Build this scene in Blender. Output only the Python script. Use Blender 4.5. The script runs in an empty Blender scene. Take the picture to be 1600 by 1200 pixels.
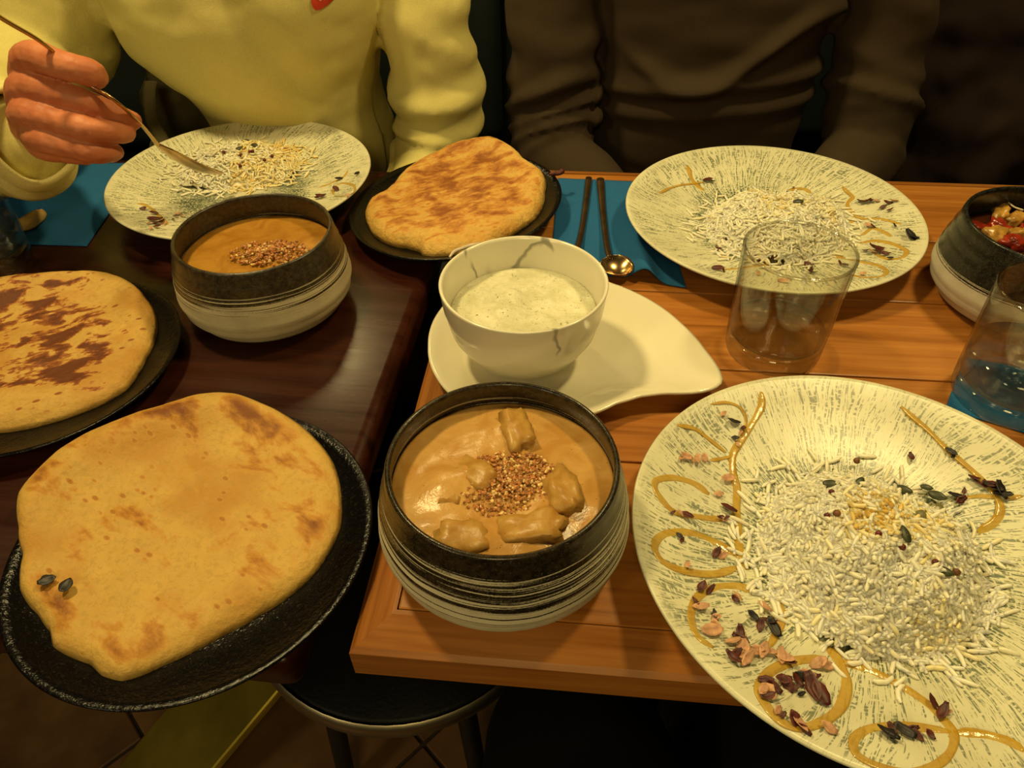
import bpy, bmesh, math, random
import numpy as np
from mathutils import Vector, Matrix, noise as mn

PI = math.pi
R_ = math.radians
sc = bpy.context.scene
COL = sc.collection
TOP = 0.75                    # height of the wooden table's top above the floor
DARK = TOP - 0.010            # the mahogany table stands a centimetre lower

# ------------------------------------------------------------------ camera
FPX, PITCH, ROLL, CAMH = 1147.59, R_(42.5287), R_(-0.9388), TOP + 0.38699
_f = Vector((0, math.cos(PITCH), -math.sin(PITCH)))
_r0 = Vector((1, 0, 0)); _u0 = Vector((0, math.sin(PITCH), math.cos(PITCH)))
_r = math.cos(ROLL) * _r0 + math.sin(ROLL) * _u0
_u = -math.sin(ROLL) * _r0 + math.cos(ROLL) * _u0
CAM = Vector((0, 0, CAMH))
cam = bpy.data.cameras.new('camera'); cam.sensor_width = 36.0; cam.lens = FPX * 36.0 / 1600.0
cam.clip_start = 0.02
cam_o = bpy.data.objects.new('camera', cam); COL.objects.link(cam_o)
cam_o.matrix_world = Matrix(((_r.x, _u.x, -_f.x, 0), (_r.y, _u.y, -_f.y, 0), (_r.z, _u.z, -_f.z, CAMH), (0, 0, 0, 1)))
sc.camera = cam_o

def at(px, py, z):
    """point of the room seen at a pixel of the photograph, z metres above the floor"""
    d = (px - 800) / FPX * _r - (py - 600) / FPX * _u + _f
    return CAM + d * ((z - CAMH) / d.z)
def deep(px, py, t):
    """the same, at a distance t along the viewing axis"""
    return CAM + ((px - 800) / FPX * _r - (py - 600) / FPX * _u + _f) * t

# ------------------------------------------------------------------ exposure, world, lights
vs = sc.view_settings
sc.display_settings.display_device = 'sRGB'
vs.view_transform = 'Standard'; vs.look = 'None'; vs.gamma = 1.0; vs.use_curve_mapping = False
vs.exposure = -0.12
sc.cycles.transparent_max_bounces = 40      # the tumblers stack many clear surfaces
w = bpy.data.worlds.new('world'); sc.world = w; w.use_nodes = True
w.node_tree.nodes['Background'].inputs[0].default_value = (1.0, 0.74, 0.42, 1)
w.node_tree.nodes['Background'].inputs[1].default_value = 0.012

def area(name, loc, target, size, power, color, spread=180):
    l = bpy.data.lights.new(name, 'AREA'); l.shape = 'DISK'; l.size = size; l.energy = power; l.color = color
    l.spread = R_(spread)
    o = bpy.data.objects.new(name, l); COL.objects.link(o)
    o.location = loc
    o.rotation_euler = (Vector(target) - Vector(loc)).to_track_quat('-Z', 'Y').to_euler()
    return o
WARM = (1.0, 0.765, 0.31)
area('lamp_table_left', (-0.52, 0.72, TOP + 1.25), (-0.1, 0.5, TOP), 0.15, 13.5, WARM)
area('lamp_table_right', (0.66, 0.70, TOP + 1.25), (0.15, 0.45, TOP), 0.15, 10.5, WARM)
area('lamp_wall', (-0.37, 1.62, TOP + 1.06), (-0.1, 0.45, TOP), 0.20, 4.0, WARM)
area('lamp_room', (-0.10, -0.85, TOP + 0.95), (0.0, 0.6, TOP), 0.4, 6.0, WARM)
area('floor_fill', (-1.55, -1.2, TOP + 1.15), (-0.45, 0.45, 0), 0.3, 7.0, WARM)  # added fill from the front left, brightens the floor and foot bar
area('window_glow', (-1.3, -0.9, TOP + 1.2), (-0.1, 0.4, TOP), 0.35, 1.0, (0.75, 0.88, 1.0))
# ------------------------------------------------------------------ material helpers
class NT:
    def __init__(s, name):
        s.m = bpy.data.materials.new(name); s.m.use_nodes = True
        s.t = s.m.node_tree; s.b = s.t.nodes['Principled BSDF']
    def n(s, typ, ins=None, **props):
        x = s.t.nodes.new(typ)
        for k, v in props.items(): setattr(x, k, v)
        for k, v in (ins or {}).items(): s.set(x.inputs[k], v)
        return x
    def set(s, sock, v):
        if isinstance(v, bpy.types.NodeSocket): s.t.links.new(v, sock)
        elif isinstance(v, tuple) and len(v) == 3 and sock.type == 'RGBA': sock.default_value = (*v, 1)
        else: sock.default_value = v
    def math(s, op, a, b=None, c=None, clamp=False):
        x = s.n('ShaderNodeMath', operation=op, use_clamp=clamp)
        s.set(x.inputs[0], a)
        if b is not None: s.set(x.inputs[1], b)
        if c is not None: s.set(x.inputs[2], c)
        return x.outputs[0]
    def coord(s, which='Object'):
        return s.n('ShaderNodeTexCoord').outputs[which]
    def mapping(s, v, scale=(1, 1, 1), rot=(0, 0, 0), loc=(0, 0, 0)):
        return s.n('ShaderNodeMapping', {'Vector': v, 'Scale': scale, 'Rotation': rot, 'Location': loc}).outputs[0]
    def noise(s, v, scale, detail=3, rough=.55, dist=0, col=False):
        x = s.n('ShaderNodeTexNoise', {'Vector': v, 'Scale': scale, 'Detail': detail, 'Roughness': rough, 'Distortion': dist})
        return x.outputs[1 if col else 0]
    def voro(s, v, scale, feature='F1', out='Distance', rand=1.0):
        return s.n('ShaderNodeTexVoronoi', {'Vector': v, 'Scale': scale, 'Randomness': rand}, feature=feature).outputs[out]
    def ramp(s, fac, stops, interp='LINEAR'):
        x = s.n('ShaderNodeValToRGB', {'Fac': fac}); cr = x.color_ramp; cr.interpolation = interp
        while len(cr.elements) < len(stops): cr.elements.new(0.5)
        for e, (p, c) in zip(cr.elements, stops):
            e.position = p; e.color = (*c, 1) if isinstance(c, tuple) else (c, c, c, 1)
        return x.outputs[0]
    def mix(s, f, a, b, mode='MIX'):
        x = s.n('ShaderNodeMix', data_type='RGBA', blend_type=mode)
        s.set(x.inputs['Factor'], f); s.set(x.inputs['A'], a); s.set(x.inputs['B'], b)
        return x.outputs['Result'] if 'Result' in x.outputs and x.outputs['Result'].type == 'RGBA' else [o for o in x.outputs if o.type == 'RGBA'][0]
    def smooth(s, v, lo, hi):
        x = s.n('ShaderNodeMapRange', {'Value': v, 'From Min': lo, 'From Max': hi}, interpolation_type='SMOOTHSTEP')
        return x.outputs[0]
    def sep(s, v):
        return s.n('ShaderNodeSeparateXYZ', {'Vector': v}).outputs
    def comb(s, x, y, z):
        return s.n('ShaderNodeCombineXYZ', {'X': x, 'Y': y, 'Z': z}).outputs[0]
    def bump(s, h, strength=.3, dist=.001):
        s.set(s.b.inputs['Normal'], s.n('ShaderNodeBump', {'Height': h, 'Strength': strength, 'Distance': dist}).outputs[0])
    def out(s, **kw):
        al = {'base': 'Base Color', 'rough': 'Roughness', 'metal': 'Metallic', 'spec': 'Specular IOR Level', 'sss': 'Subsurface Weight',
              'sssr': 'Subsurface Radius', 'ssss': 'Subsurface Scale', 'trans': 'Transmission Weight', 'ior': 'IOR', 'coat': 'Coat Weight',
              'coatr': 'Coat Roughness', 'sheen': 'Sheen Weight'}
        for k, v in kw.items(): s.set(s.b.inputs[al[k]], v)
        return s.m

def plain(name, base, rough=.5, var=.15, scale=40, bump=0.0, bscale=200, **kw):
    """plain surface with slight procedural mottling"""
    N = NT(name); c = N.coord()
    f = N.noise(c, scale, 3)
    dark = tuple(x * (1 - var) for x in base); lite = tuple(min(1, x * (1 + var)) for x in base)
    col = N.ramp(f, [(.3, dark), (.7, lite)])
    if bump: N.bump(N.noise(c, bscale, 4), bump, .001)
    return N.out(base=col, rough=rough, **kw)

# ------------------------------------------------------------------ mesh helpers
def link(o, parent=None):
    COL.objects.link(o)
    if parent is not None: o.parent = parent
    return o
def mk(name, geo, mat=None, parent=None, smooth=True, loc=None, rot=None):
    v, f = geo
    me = bpy.data.meshes.new(name); me.from_pydata([tuple(p) for p in v], [], f); me.update()
    if smooth: me.polygons.foreach_set('use_smooth', [True] * len(me.polygons))
    if mat: me.materials.append(mat)
    o = link(bpy.data.objects.new(name, me), parent)
    if loc is not None: o.location = loc
    if rot is not None: o.rotation_euler = rot
    return o
def tag(o, label=None, cat=None, group=None, kind=None):
    if label: o['label'] = label
    if cat: o['category'] = cat
    if group: o['group'] = group
    if kind: o['kind'] = kind
    return o
def empty(name, loc=(0, 0, 0), rz=0):
    o = bpy.data.objects.new(name, None); o.empty_display_size = .02
    link(o); o.location = loc; o.rotation_euler = (0, 0, rz); return o
def dup(o, parent=None):
    c = o.copy(); COL.objects.link(c)
    if parent is not None: c.parent = parent
    for ch in list(o.children): dup(ch, c)
    return c
def join(*gs):
    V, F = [], []
    for v, f in gs:
        k = len(V); V += [Vector(p) for p in v]; F += [tuple(i + k for i in q) for q in f]
    return V, F
def move(g, loc=(0, 0, 0), rot=None, scale=None):
    m = Matrix.Translation(loc)
    if rot is not None: m = m @ (rot.to_matrix().to_4x4() if hasattr(rot, 'to_matrix') else Matrix.Rotation(rot, 4, 'Z'))
    if scale is not None: m = m @ Matrix.Diagonal((*scale, 1))
    return [m @ Vector(p) for p in g[0]], g[1]
def lathe(prof, n=96, wob=None):
    """closed outline (r, z) from the axis round to the axis"""
    V, F, rows = [], [], []
    for (r, z) in prof:
        if r < 1e-7:
            rows.append([len(V)]); V.append(Vector((0, 0, z)))
        else:
            row = []
            for k in range(n):
                a = 2 * PI * k / n; rr = r * (wob(a, z) if wob else 1)
                row.append(len(V)); V.append(Vector((rr * math.cos(a), rr * math.sin(a), z)))
            rows.append(row)
    for a, b in zip(rows, rows[1:]):
        if len(a) == 1 and len(b) == 1: continue
        for k in range(n):
            k2 = (k + 1) % n
            if len(a) == 1: F.append((a[0], b[k2], b[k]))
            elif len(b) == 1: F.append((a[k], a[k2], b[0]))
            else: F.append((a[k], a[k2], b[k2], b[k]))
    return V, F
def spline(pts, n):
    """Catmull-Rom through points, n samples per span"""
    P = [Vector(p) for p in pts]; out = []
    for i in range(len(P) - 1):
        p0 = P[i - 1] if i else 2 * P[0] - P[1]; p1, p2 = P[i], P[i + 1]
        p3 = P[i + 2] if i + 2 < len(P) else 2 * P[-1] - P[-2]
        for k in range(n):
            t = k / n
            out.append(.5 * ((2 * p1) + (p2 - p0) * t + (2 * p0 - 5 * p1 + 4 * p2 - p3) * t * t + (3 * p1 - p0 - 3 * p2 + p3) * t ** 3))
    out.append(P[-1]); return out
def interp(vals, n):
    return [v[0] for v in spline([(x, 0, 0) for x in vals], n)]
def tube(path, rad, seg=16, up=(0, 0, 1), fold=None, cap=True, ell=None):
    """tube along a path; rad list; ell = list of (a, b) factors; fold(s, phi) factor"""
    V, F, rows = [], [], []
    n = len(path); path = [Vector(p) for p in path]
    t0 = (path[1] - path[0]).normalized(); u = Vector(up)
    if abs(u.dot(t0)) > .95: u = Vector((1, 0, 0))
    nrm = (u - t0 * u.dot(t0)).normalized()
    for i in range(n):
        t = (path[min(i + 1, n - 1)] - path[max(i - 1, 0)]).normalized()
        nrm = (nrm - t * nrm.dot(t)).normalized(); bi = t.cross(nrm)
        row = []
        ea, eb = ell[i] if ell else (1, 1)
        for k in range(seg):
            a = 2 * PI * k / seg; r = rad[i]
            if fold: r *= fold(i / (n - 1), a)
            row.append(len(V)); V.append(path[i] + nrm * (math.cos(a) * r * ea) + bi * (math.sin(a) * r * eb))
        rows.append(row)
    for a, b in zip(rows, rows[1:]):
        for k in range(seg):
            k2 = (k + 1) % seg; F.append((a[k], a[k2], b[k2], b[k]))
    if cap:
        F.append(tuple(reversed(rows[0]))); F.append(tuple(rows[-1]))
    return V, F
def round_tube(pts, rads, seg=14, n=6, **kw):
    """smooth tapering tube with hemispherical ends"""
    P = spline(pts, n); Rr = interp(rads, n)
    d0 = (P[0] - P[1]).normalized(); d1 = (P[-1] - P[-2]).normalized()
    pa, ra, pb, rb = [], [], [], []
    for a in (80, 60, 40, 20):
        pa.append(P[0] + d0 * Rr[0] * math.sin(R_(a))); ra.append(Rr[0] * math.cos(R_(a)))
    for a in (20, 40, 60, 80):
        pb.append(P[-1] + d1 * Rr[-1] * math.sin(R_(a))); rb.append(Rr[-1] * math.cos(R_(a)))
    return tube(pa + P + pb, ra + Rr + rb, seg, **kw)
def box(x0, x1, y0, y1, z0, z1):
    V = [Vector(p) for p in ((x0, y0, z0), (x1, y0, z0), (x1, y1, z0), (x0, y1, z0), (x0, y0, z1), (x1, y0, z1), (x1, y1, z1), (x0, y1, z1))]
    return V, [(3, 2, 1, 0), (4, 5, 6, 7), (0, 1, 5, 4), (1, 2, 6, 5), (2, 3, 7, 6), (3, 0, 4, 7)]
def bbox(x0, x1, y0, y1, z0, z1, b=.004, seg=3):
    """box with rounded edges"""
    bm = bmesh.new(); g = box(x0, x1, y0, y1, z0, z1)
    vs_ = [bm.verts.new(p) for p in g[0]]
    for f in g[1]: bm.faces.new([vs_[i] for i in f])
    bmesh.ops.bevel(bm, geom=bm.edges[:] , offset=b, segments=seg, profile=.5, affect='EDGES')
    return from_bm(bm)
def from_bm(bm):
    bm.verts.index_update()
    r = [v.co.copy() for v in bm.verts], [tuple(v.index for v in f.verts) for f in bm.faces]
    bm.free(); return r
def ball(c, r, sub=2, scale=(1, 1, 1), jitter=0, seed=0):
    bm = bmesh.new(); bmesh.ops.create_icosphere(bm, subdivisions=sub, radius=r)
    rnd = random.Random(seed)
    for v in bm.verts:
        k = 1 + jitter * (rnd.random() * 2 - 1)
        v.co = Vector((v.co.x * scale[0] * k + c[0], v.co.y * scale[1] * k + c[1], v.co.z * scale[2] * k + c[2]))
    return from_bm(bm)
def prism(poly, z0, z1):
    n = len(poly)
    V = [Vector((p[0], p[1], z0)) for p in poly] + [Vector((p[0], p[1], z1)) for p in poly]
    F = [tuple(reversed(range(n))), tuple(range(n, 2 * n))] + [(i, (i + 1) % n, n + (i + 1) % n, n + i) for i in range(n)]
    return V, F
def union(geo, voxel, smooth=2, fac=.5):
    """voxel-remeshed union of closed pieces"""
    me = bpy.data.meshes.new('tmp'); me.from_pydata([tuple(p) for p in geo[0]], [], geo[1]); me.update()
    o = bpy.data.objects.new('tmp', me); COL.objects.link(o)
    m = o.modifiers.new('r', 'REMESH'); m.mode = 'VOXEL'; m.voxel_size = voxel; m.adaptivity = 0
    if smooth:
        s = o.modifiers.new('s', 'SMOOTH'); s.iterations = smooth; s.factor = fac
    dg = bpy.context.evaluated_depsgraph_get(); dg.update()
    e = o.evaluated_get(dg); em = e.to_mesh()
    V = [v.co.copy() for v in em.vertices]; NN = [v.normal.copy() for v in em.vertices]
    F = [tuple(p.vertices) for p in em.polygons]
    e.to_mesh_clear(); bpy.data.objects.remove(o); bpy.data.meshes.remove(me)
    return V, F, NN
def displace(u, fn):
    V, F, NN = u
    return [v + n * fn(v, n) for v, n in zip(V, NN)], F
def poly_area_dir(poly):
    return sum(a[0] * b[1] - b[0] * a[1] for a, b in zip(poly, poly[1:] + poly[:1]))
def radial(poly, n, cx, cy):
    """radius of a star-shaped outline about (cx, cy) for n angles"""
    A = sorted([(math.atan2(p[1] - cy, p[0] - cx), math.hypot(p[0] - cx, p[1] - cy)) for p in poly])
    an = np.array([a for a, _ in A]); rr = np.array([r for _, r in A])
    an = np.concatenate([an - 2 * PI, an, an + 2 * PI]); rr = np.tile(rr, 3)
    th = np.linspace(-PI, PI, n, endpoint=False)
    return th, np.interp(th, an, rr)
def sstep(a, b, x):
    t = min(1, max(0, (x - a) / (b - a))); return t * t * (3 - 2 * t)
# ------------------------------------------------------------------ materials
def wood_mat(name, dark, mid, lite, rough=.32, coat=.15, grain=(3.2, 60, 60), bumpy=.12, spec=.45):
    N = NT(name); c = N.coord()
    oi = N.n('ShaderNodeObjectInfo').outputs['Random']
    off = N.comb(N.math('MULTIPLY', oi, 7.0), N.math('MULTIPLY', oi, 3.0), 0)
    c2 = N.n('ShaderNodeVectorMath', {0: c, 1: off}, operation='ADD').outputs[0]
    g = N.noise(N.mapping(c2, grain), 1.6, 6, .62, .35)
    g2 = N.noise(N.mapping(c2, (8, 260, 260)), 1.0, 3, .6)
    big = N.noise(N.mapping(c2, (2.0, 9, 9)), 1.2, 3)
    f = N.math('ADD', N.math('MULTIPLY', g, .62), N.math('ADD', N.math('MULTIPLY', g2, .2), N.math('MULTIPLY', big, .22)))
    f = N.math('ADD', f, N.math('MULTIPLY', N.math('SUBTRACT', oi, .5), .07))
    col = N.ramp(f, [(.34, dark), (.5, mid), (.68, lite)])
    kn = N.voro(N.mapping(c2, (5, 11, 11)), 1.0)
    col = N.mix(N.smooth(kn, .10, .03), col, tuple(x * .35 for x in dark))
    N.bump(g2, bumpy, .0006)
    return N.out(base=col, rough=N.ramp(g, [(.3, rough * .85), (.7, rough * 1.25)]), coat=coat, coatr=.25, spec=spec)

m_oak = wood_mat('oak_boards', (.17, .055, .008), (.35, .125, .019), (.47, .195, .034), .36, .06)
m_edge = wood_mat('oak_edges', (.15, .045, .007), (.31, .105, .016), (.43, .165, .028), .34, .08)
m_mahog = wood_mat('mahogany', (.011, .0028, .0015), (.024, .0055, .0026), (.042, .0105, .005), .24, .0, (2.2, 30, 30), .05, .30)
m_steel = plain('brushed_steel', (.46, .40, .27), .38, .12, 18, metal=1.0)
m_brassbar = plain('yellow_brass', (.78, .60, .09), .36, .3, 9, metal=.9)
m_darkmetal = plain('dark_metal', (.03, .028, .025), .45, .2, 30, metal=.6)

def tile_mat():
    N = NT('floor_tiles'); c = N.coord(); oi = N.n('ShaderNodeObjectInfo').outputs['Random']
    f = N.noise(N.n('ShaderNodeVectorMath', {0: c, 1: N.comb(oi, N.math('MULTIPLY', oi, 5.0), oi)}, operation='ADD').outputs[0], 9, 5, .6)
    f = N.math('ADD', f, N.math('MULTIPLY', N.math('SUBTRACT', oi, .5), .15))
    N.bump(N.noise(c, 120, 3), .15, .001)
    return N.out(base=N.ramp(f, [(.3, (.10, .048, .018)), (.7, (.22, .115, .045))]), rough=.45)
m_tile = tile_mat()
m_grout = plain('grout', (.035, .022, .012), .9)
m_wall = plain('wall_paint_dark_green', (.010, .016, .013), .75, .2, 5)
m_ceil = plain('ceiling_paint', (.07, .06, .05), .9)
m_bench = plain('bench_leather', (.008, .014, .013), .55, .2, 14, bump=.25, bscale=260)

def plate_mat():
    """cream glaze with broken green strokes running out from the middle"""
    N = NT('brushed_glaze'); c = N.coord(); x, y, z = N.sep(c)
    r = N.math('SQRT', N.math('ADD', N.math('MULTIPLY', x, x), N.math('MULTIPLY', y, y)))
    a = N.math('ARCTAN2', y, x)
    a = N.math('ADD', a, N.math('MULTIPLY', N.noise(c, 14, 2), .22))
    ac = N.math('ADD', a, N.math('MULTIPLY', r, 1.6))
    fine = N.noise(N.comb(N.math('MULTIPLY', ac, 60), N.math('MULTIPLY', r, 46), 0), 1.0, 2, .5)
    fine2 = N.noise(N.comb(N.math('MULTIPLY', ac, 125), N.math('MULTIPLY', r, 82), 3.3), 1.0, 2, .6)
    gap = N.noise(N.comb(N.math('MULTIPLY', ac, 30), N.math('MULTIPLY', r, 520), 5.1), 1.0, 1)
    big = N.noise(c, 21, 3, .6)
    s = N.math('MAXIMUM', fine, N.math('MULTIPLY', fine2, .97))
    # threshold depends on how far out: dense round the middle, thinner towards the rim
    thr = N.ramp(N.math('MULTIPLY', r, 7.0), [(.0, .60), (.26, .50), (.42, .47), (.54, .545), (.75, .565), (.93, .545), (1.0, .60)])
    thr = N.math('ADD', thr, N.math('MULTIPLY', N.math('SUBTRACT', .52, big), .26))
    m = N.smooth(N.math('SUBTRACT', s, thr), -.01, .045)
    m = N.math('MULTIPLY', m, N.smooth(gap, .35, .52))
    dens = N.ramp(N.math('MULTIPLY', r, 7.0), [(.25, .95), (.48, .95), (.62, .80), (.92, .78), (.985, 0.0)])
    m = N.math('MULTIPLY', m, dens)
    cream = N.ramp(N.noise(c, 30, 4), [(.35, (.61, .585, .41)), (.7, (.72, .70, .50))])
    green = N.ramp(N.math('MULTIPLY', r, 7.0), [(.3, (.028, .055, .042)), (.55, (.075, .11, .07)), (.9, (.12, .14, .08))])
    wash = N.math('MULTIPLY', N.smooth(r, .078, .045), N.smooth(big, .38, .6))
    col = N.mix(N.math('MULTIPLY', wash, .55), cream, (.16, .20, .13))
    col = N.mix(m, col, green)
    N.bump(N.math('MULTIPLY', s, -1), .10, .0010)
    return N.out(base=col, rough=.26, spec=.24)
m_plate = plate_mat()

def stone_mat(name, glaze1, glaze2, stone, z0, z1, bands, wig, rough=.3):
    """bare stoneware below, glaze above, thin alternating bands between z0 and z1"""
    N = NT(name); c = N.coord(); x, y, z = N.sep(c)
    zz = N.math('ADD', z, N.math('MULTIPLY', N.math('SUBTRACT', N.noise(c, 16, 2), .5), wig))
    ln = N.noise(N.comb(N.math('MULTIPLY', N.math('ARCTAN2', y, x), .25), 0, N.math('MULTIPLY', zz, bands)), 1.0, 3, .7)
    gr = N.noise(c, 900, 2)
    up = N.math('DIVIDE', N.math('SUBTRACT', zz, z0), z1 - z0)
    m = N.math('ADD', up, N.math('MULTIPLY', N.math('SUBTRACT', ln, .5), 5.5))
    m = N.math('ADD', m, N.math('MULTIPLY', N.math('SUBTRACT', gr, .5), .5))
    m = N.smooth(m, .40, .62)
    m = N.math('MULTIPLY', m, N.smooth(zz, z0 - .004, z0 + .002))
    m = N.math('MAXIMUM', m, N.smooth(zz, z1 - .003, z1 + .003))
    inside = N.smooth(N.sep(N.n('ShaderNodeNewGeometry').outputs['Normal'])[2], .1, .3)
    gl = N.ramp(N.noise(c, 260, 3, .7), [(.36, glaze1), (.66, glaze2)])
    speck = N.smooth(N.noise(c, 1100, 2, .6), .62, .72)
    gl = N.mix(N.math('MULTIPLY', speck, .22), gl, (.42, .36, .25))
    st = N.ramp(N.noise(c, 60, 4), [(.35, tuple(q * .86 for q in stone)), (.7, stone)])
    st = N.mix(N.math('MULTIPLY', N.smooth(N.noise(c, 700, 2), .62, .75), .3), st, (.25, .19, .11))
    N.bump(N.math('ADD', N.math('MULTIPLY', ln, .7), N.math('MULTIPLY', N.noise(c, 500, 3), .5)), .35, .0008)
    return N.out(base=N.mix(m, st, gl), rough=N.ramp(m, [(0, .75), (1, rough)]), spec=.5)
m_stoneA = stone_mat('stoneware_banded', (.010, .0075, .0045), (.040, .028, .014), (.74, .66, .46), .026, .062, 560, .004, .26)
m_stoneB = stone_mat('stoneware_brown', (.018, .013, .007), (.060, .044, .022), (.62, .54, .35), .038, .054, 480, .003, .34)
m_stoneC = stone_mat('stoneware_black', (.006, .006, .005), (.022, .022, .016), (.62, .57, .46), .036, .042, 420, .002, .24)

def black_mat():
    N = NT('black_glaze'); c = N.coord()
    h = N.noise(c, 260, 4, .65)
    N.bump(h, .5, .0010)
    sp = N.smooth(N.noise(c, 480, 3, .7), .58, .68)
    col = N.mix(N.math('MULTIPLY', sp, .35), (.0035, .0033, .0035), (.05, .032, .016))
    return N.out(base=col, rough=N.ramp(h, [(.35, .13), (.7, .2)]), spec=.24)
m_black = black_mat()

def marble_mat():
    N = NT('veined_porcelain'); c = N.coord()
    d = N.n('ShaderNodeVectorMath', {0: c, 1: N.n('ShaderNodeVectorMath', {0: N.noise(c, 22, 3, col=True), 'Scale': .035}, operation='SCALE').outputs[0]}, operation='ADD').outputs[0]
    e = N.voro(N.mapping(d, (1, 1, .75), (.3, .2, .4)), 17, 'DISTANCE_TO_EDGE')
    vein = N.math('MULTIPLY', N.smooth(e, .035, .004), N.smooth(N.noise(c, 26, 2), .50, .60))
    e2 = N.voro(N.mapping(d, (1, 1, .4), (0, .5, 1.2), (.3, .1, .2)), 26, 'DISTANCE_TO_EDGE')
    v2 = N.math('MULTIPLY', N.smooth(e2, .12, .0), N.smooth(N.noise(c, 19, 2), .57, .68))
    m = N.math('ADD', N.math('MULTIPLY', vein, .75), N.math('MULTIPLY', v2, .35), clamp=True)
    return N.out(base=N.mix(m, (.76, .71, .55), (.17, .16, .12)), rough=.16, spec=.55)
m_marble = marble_mat()
m_porcelain = plain('white_porcelain', (.76, .71, .54), .13, .03, 20, spec=.55)

def naan_mat(name, base, spots, lo, hi, scale, stretch, seed, rot=0.5, fine=1.0, dot=.65, bias=0.0):
    """baked dough: pale crust with browned patches where the top touched the oven"""
    N = NT(name); c = N.coord(); cc = N.mapping(c, (1, 1, .3), (0, 0, rot), (seed, seed * .7, 0))
    p = N.noise(N.mapping(cc, stretch), scale, 5, .60, .25)
    big = N.noise(cc, 13, 3, .55)
    q = N.math('ADD', N.math('MULTIPLY', p, .68), N.math('MULTIPLY', big, .32))
    edge = N.n('ShaderNodeAttribute', attribute_name='rim').outputs['Fac']
    q = N.math('ADD', q, N.math('MULTIPLY', N.math('SUBTRACT', N.smooth(edge, .50, .85), .4), bias))
    f = N.smooth(q, lo, hi)
    dots = N.math('MULTIPLY', N.smooth(N.voro(N.mapping(cc, stretch), 75), .30, .12), N.smooth(N.noise(cc, 24, 2), .45, .58))
    f = N.math('MAXIMUM', f, N.math('MULTIPLY', dots, dot))
    f = N.math('MULTIPLY', f, N.math('SUBTRACT', 1.0, N.smooth(edge, .86, 1.0)))
    b = N.ramp(N.noise(c, 55, 5, .6), [(.3, tuple(k * .86 for k in base)), (.7, base)])
    b = N.mix(N.smooth(N.noise(cc, 40, 4), .52, .75), b, tuple(k * j for k, j in zip(base, (.86, .72, .55))))
    b = N.mix(N.smooth(N.noise(cc, 15, 2), .50, .68), b, tuple(k * j for k, j in zip(base, (.80, .66, .5))))
    b = N.mix(N.math('MULTIPLY', N.smooth(N.noise(c, 260, 3, .7), .5, .62), .35), b, tuple(k * .62 for k in base))
    sp = N.ramp(f, [(0, base), (.45, spots[0]), (1, spots[1])])
    col = N.mix(N.smooth(f, 0.0, .35), b, sp)
    N.bump(N.math('ADD', N.noise(c, 90, 5, .6), N.math('MULTIPLY', p, -.8)), .8 * fine, .0025)
    return N.out(base=col, rough=.62, spec=.3, sss=.08, sssr=(.5, .25, .1), ssss=.006)
m_naanF = naan_mat('naan_pale', (.60, .37, .088), [(.47, .22, .036), (.20, .062, .012)], .48, .68, 26, (1.0, 1.8, 1), 1.7, .62, bias=.07)
m_naanL = naan_mat('naan_spotted', (.60, .365, .09), [(.34, .115, .025), (.13, .035, .010)], .50, .60, 40, (1.0, 1.9, 1), 4.2, -.45, bias=-.09)
m_naanM = naan_mat('naan_toasted', (.68, .42, .105), [(.55, .25, .05), (.27, .085, .016)], .38, .64, 48, (1.0, 1.7, 1), 8.1, -.25, 1.8, bias=-.05)

def rice_mat():
    N = NT('rice'); t = N.n('ShaderNodeAttribute', attribute_name='tint').outputs['Fac']
    col = N.ramp(t, [(0, (.76, .70, .52)), (.5, (.90, .85, .68)), (.72, (.86, .73, .40)), (1, (.76, .50, .13))])
    return N.out(base=col, rough=.36, spec=.45, sss=.55, sssr=(.8, .65, .4), ssss=.004)
m_rice = rice_mat()

def sauce_mat(name, base, dark, lo=.35, hi=.7, scale=45, speck=.0, rough=.18, alpha=1, spec=.3):
    N = NT(name); c = N.coord()
    col = N.ramp(N.noise(c, scale, 4, .6, .8), [(lo, dark), (hi, base)])
    if speck:
        s = N.smooth(N.voro(c, 330), .16, .08)
        s = N.math('MULTIPLY', s, N.smooth(N.noise(c, 120, 2), .5, .6))
        col = N.mix(N.math('MULTIPLY', s, speck), col, tuple(k * .25 for k in dark))
    N.bump(N.noise(c, 130, 4, .6), .35, .0012)
    if alpha < 1: N.b.inputs['Alpha'].default_value = alpha
    return N.out(base=col, rough=rough, spec=spec, sss=.06 if alpha == 1 else 0, sssr=(.5, .25, .08), ssss=.004)
m_curryA = sauce_mat('creamy_curry', (.57, .335, .105), (.43, .215, .048), speck=.9, rough=.25)
m_curryB = sauce_mat('orange_curry', (.47, .235, .035), (.33, .14, .016), speck=.4, rough=.28)
m_curryC = sauce_mat('dark_red_sauce', (.10, .022, .006), (.03, .009, .004), rough=.2)
m_chicken = sauce_mat('sauced_chicken', (.54, .33, .088), (.36, .175, .032), speck=.6, rough=.34)
m_mango = sauce_mat('mango_sauce', (.66, .43, .040), (.56, .31, .020), scale=90, rough=.12, alpha=.66, spec=.5)
m_nut = plain('crushed_nuts', (.42, .17, .048), .55, .7, 420)
m_nutpale = plain('pale_nuts', (.72, .50, .20), .5, .3, 300)
def raita_mat():
    N = NT('raita'); c = N.coord()
    col = N.ramp(N.noise(c, 60, 4, .6), [(.35, (.58, .56, .36)), (.65, (.74, .71, .52))])
    f = N.math('MULTIPLY', N.smooth(N.noise(c, 420, 3, .7), .60, .68), N.smooth(N.noise(c, 70, 2), .42, .58))
    col = N.mix(N.math('MULTIPLY', f, .85), col, (.045, .075, .022))
    N.bump(N.noise(c, 210, 4, .65), .7, .002)
    return N.out(base=col, rough=.2, spec=.5)
m_raita = raita_mat()

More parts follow.
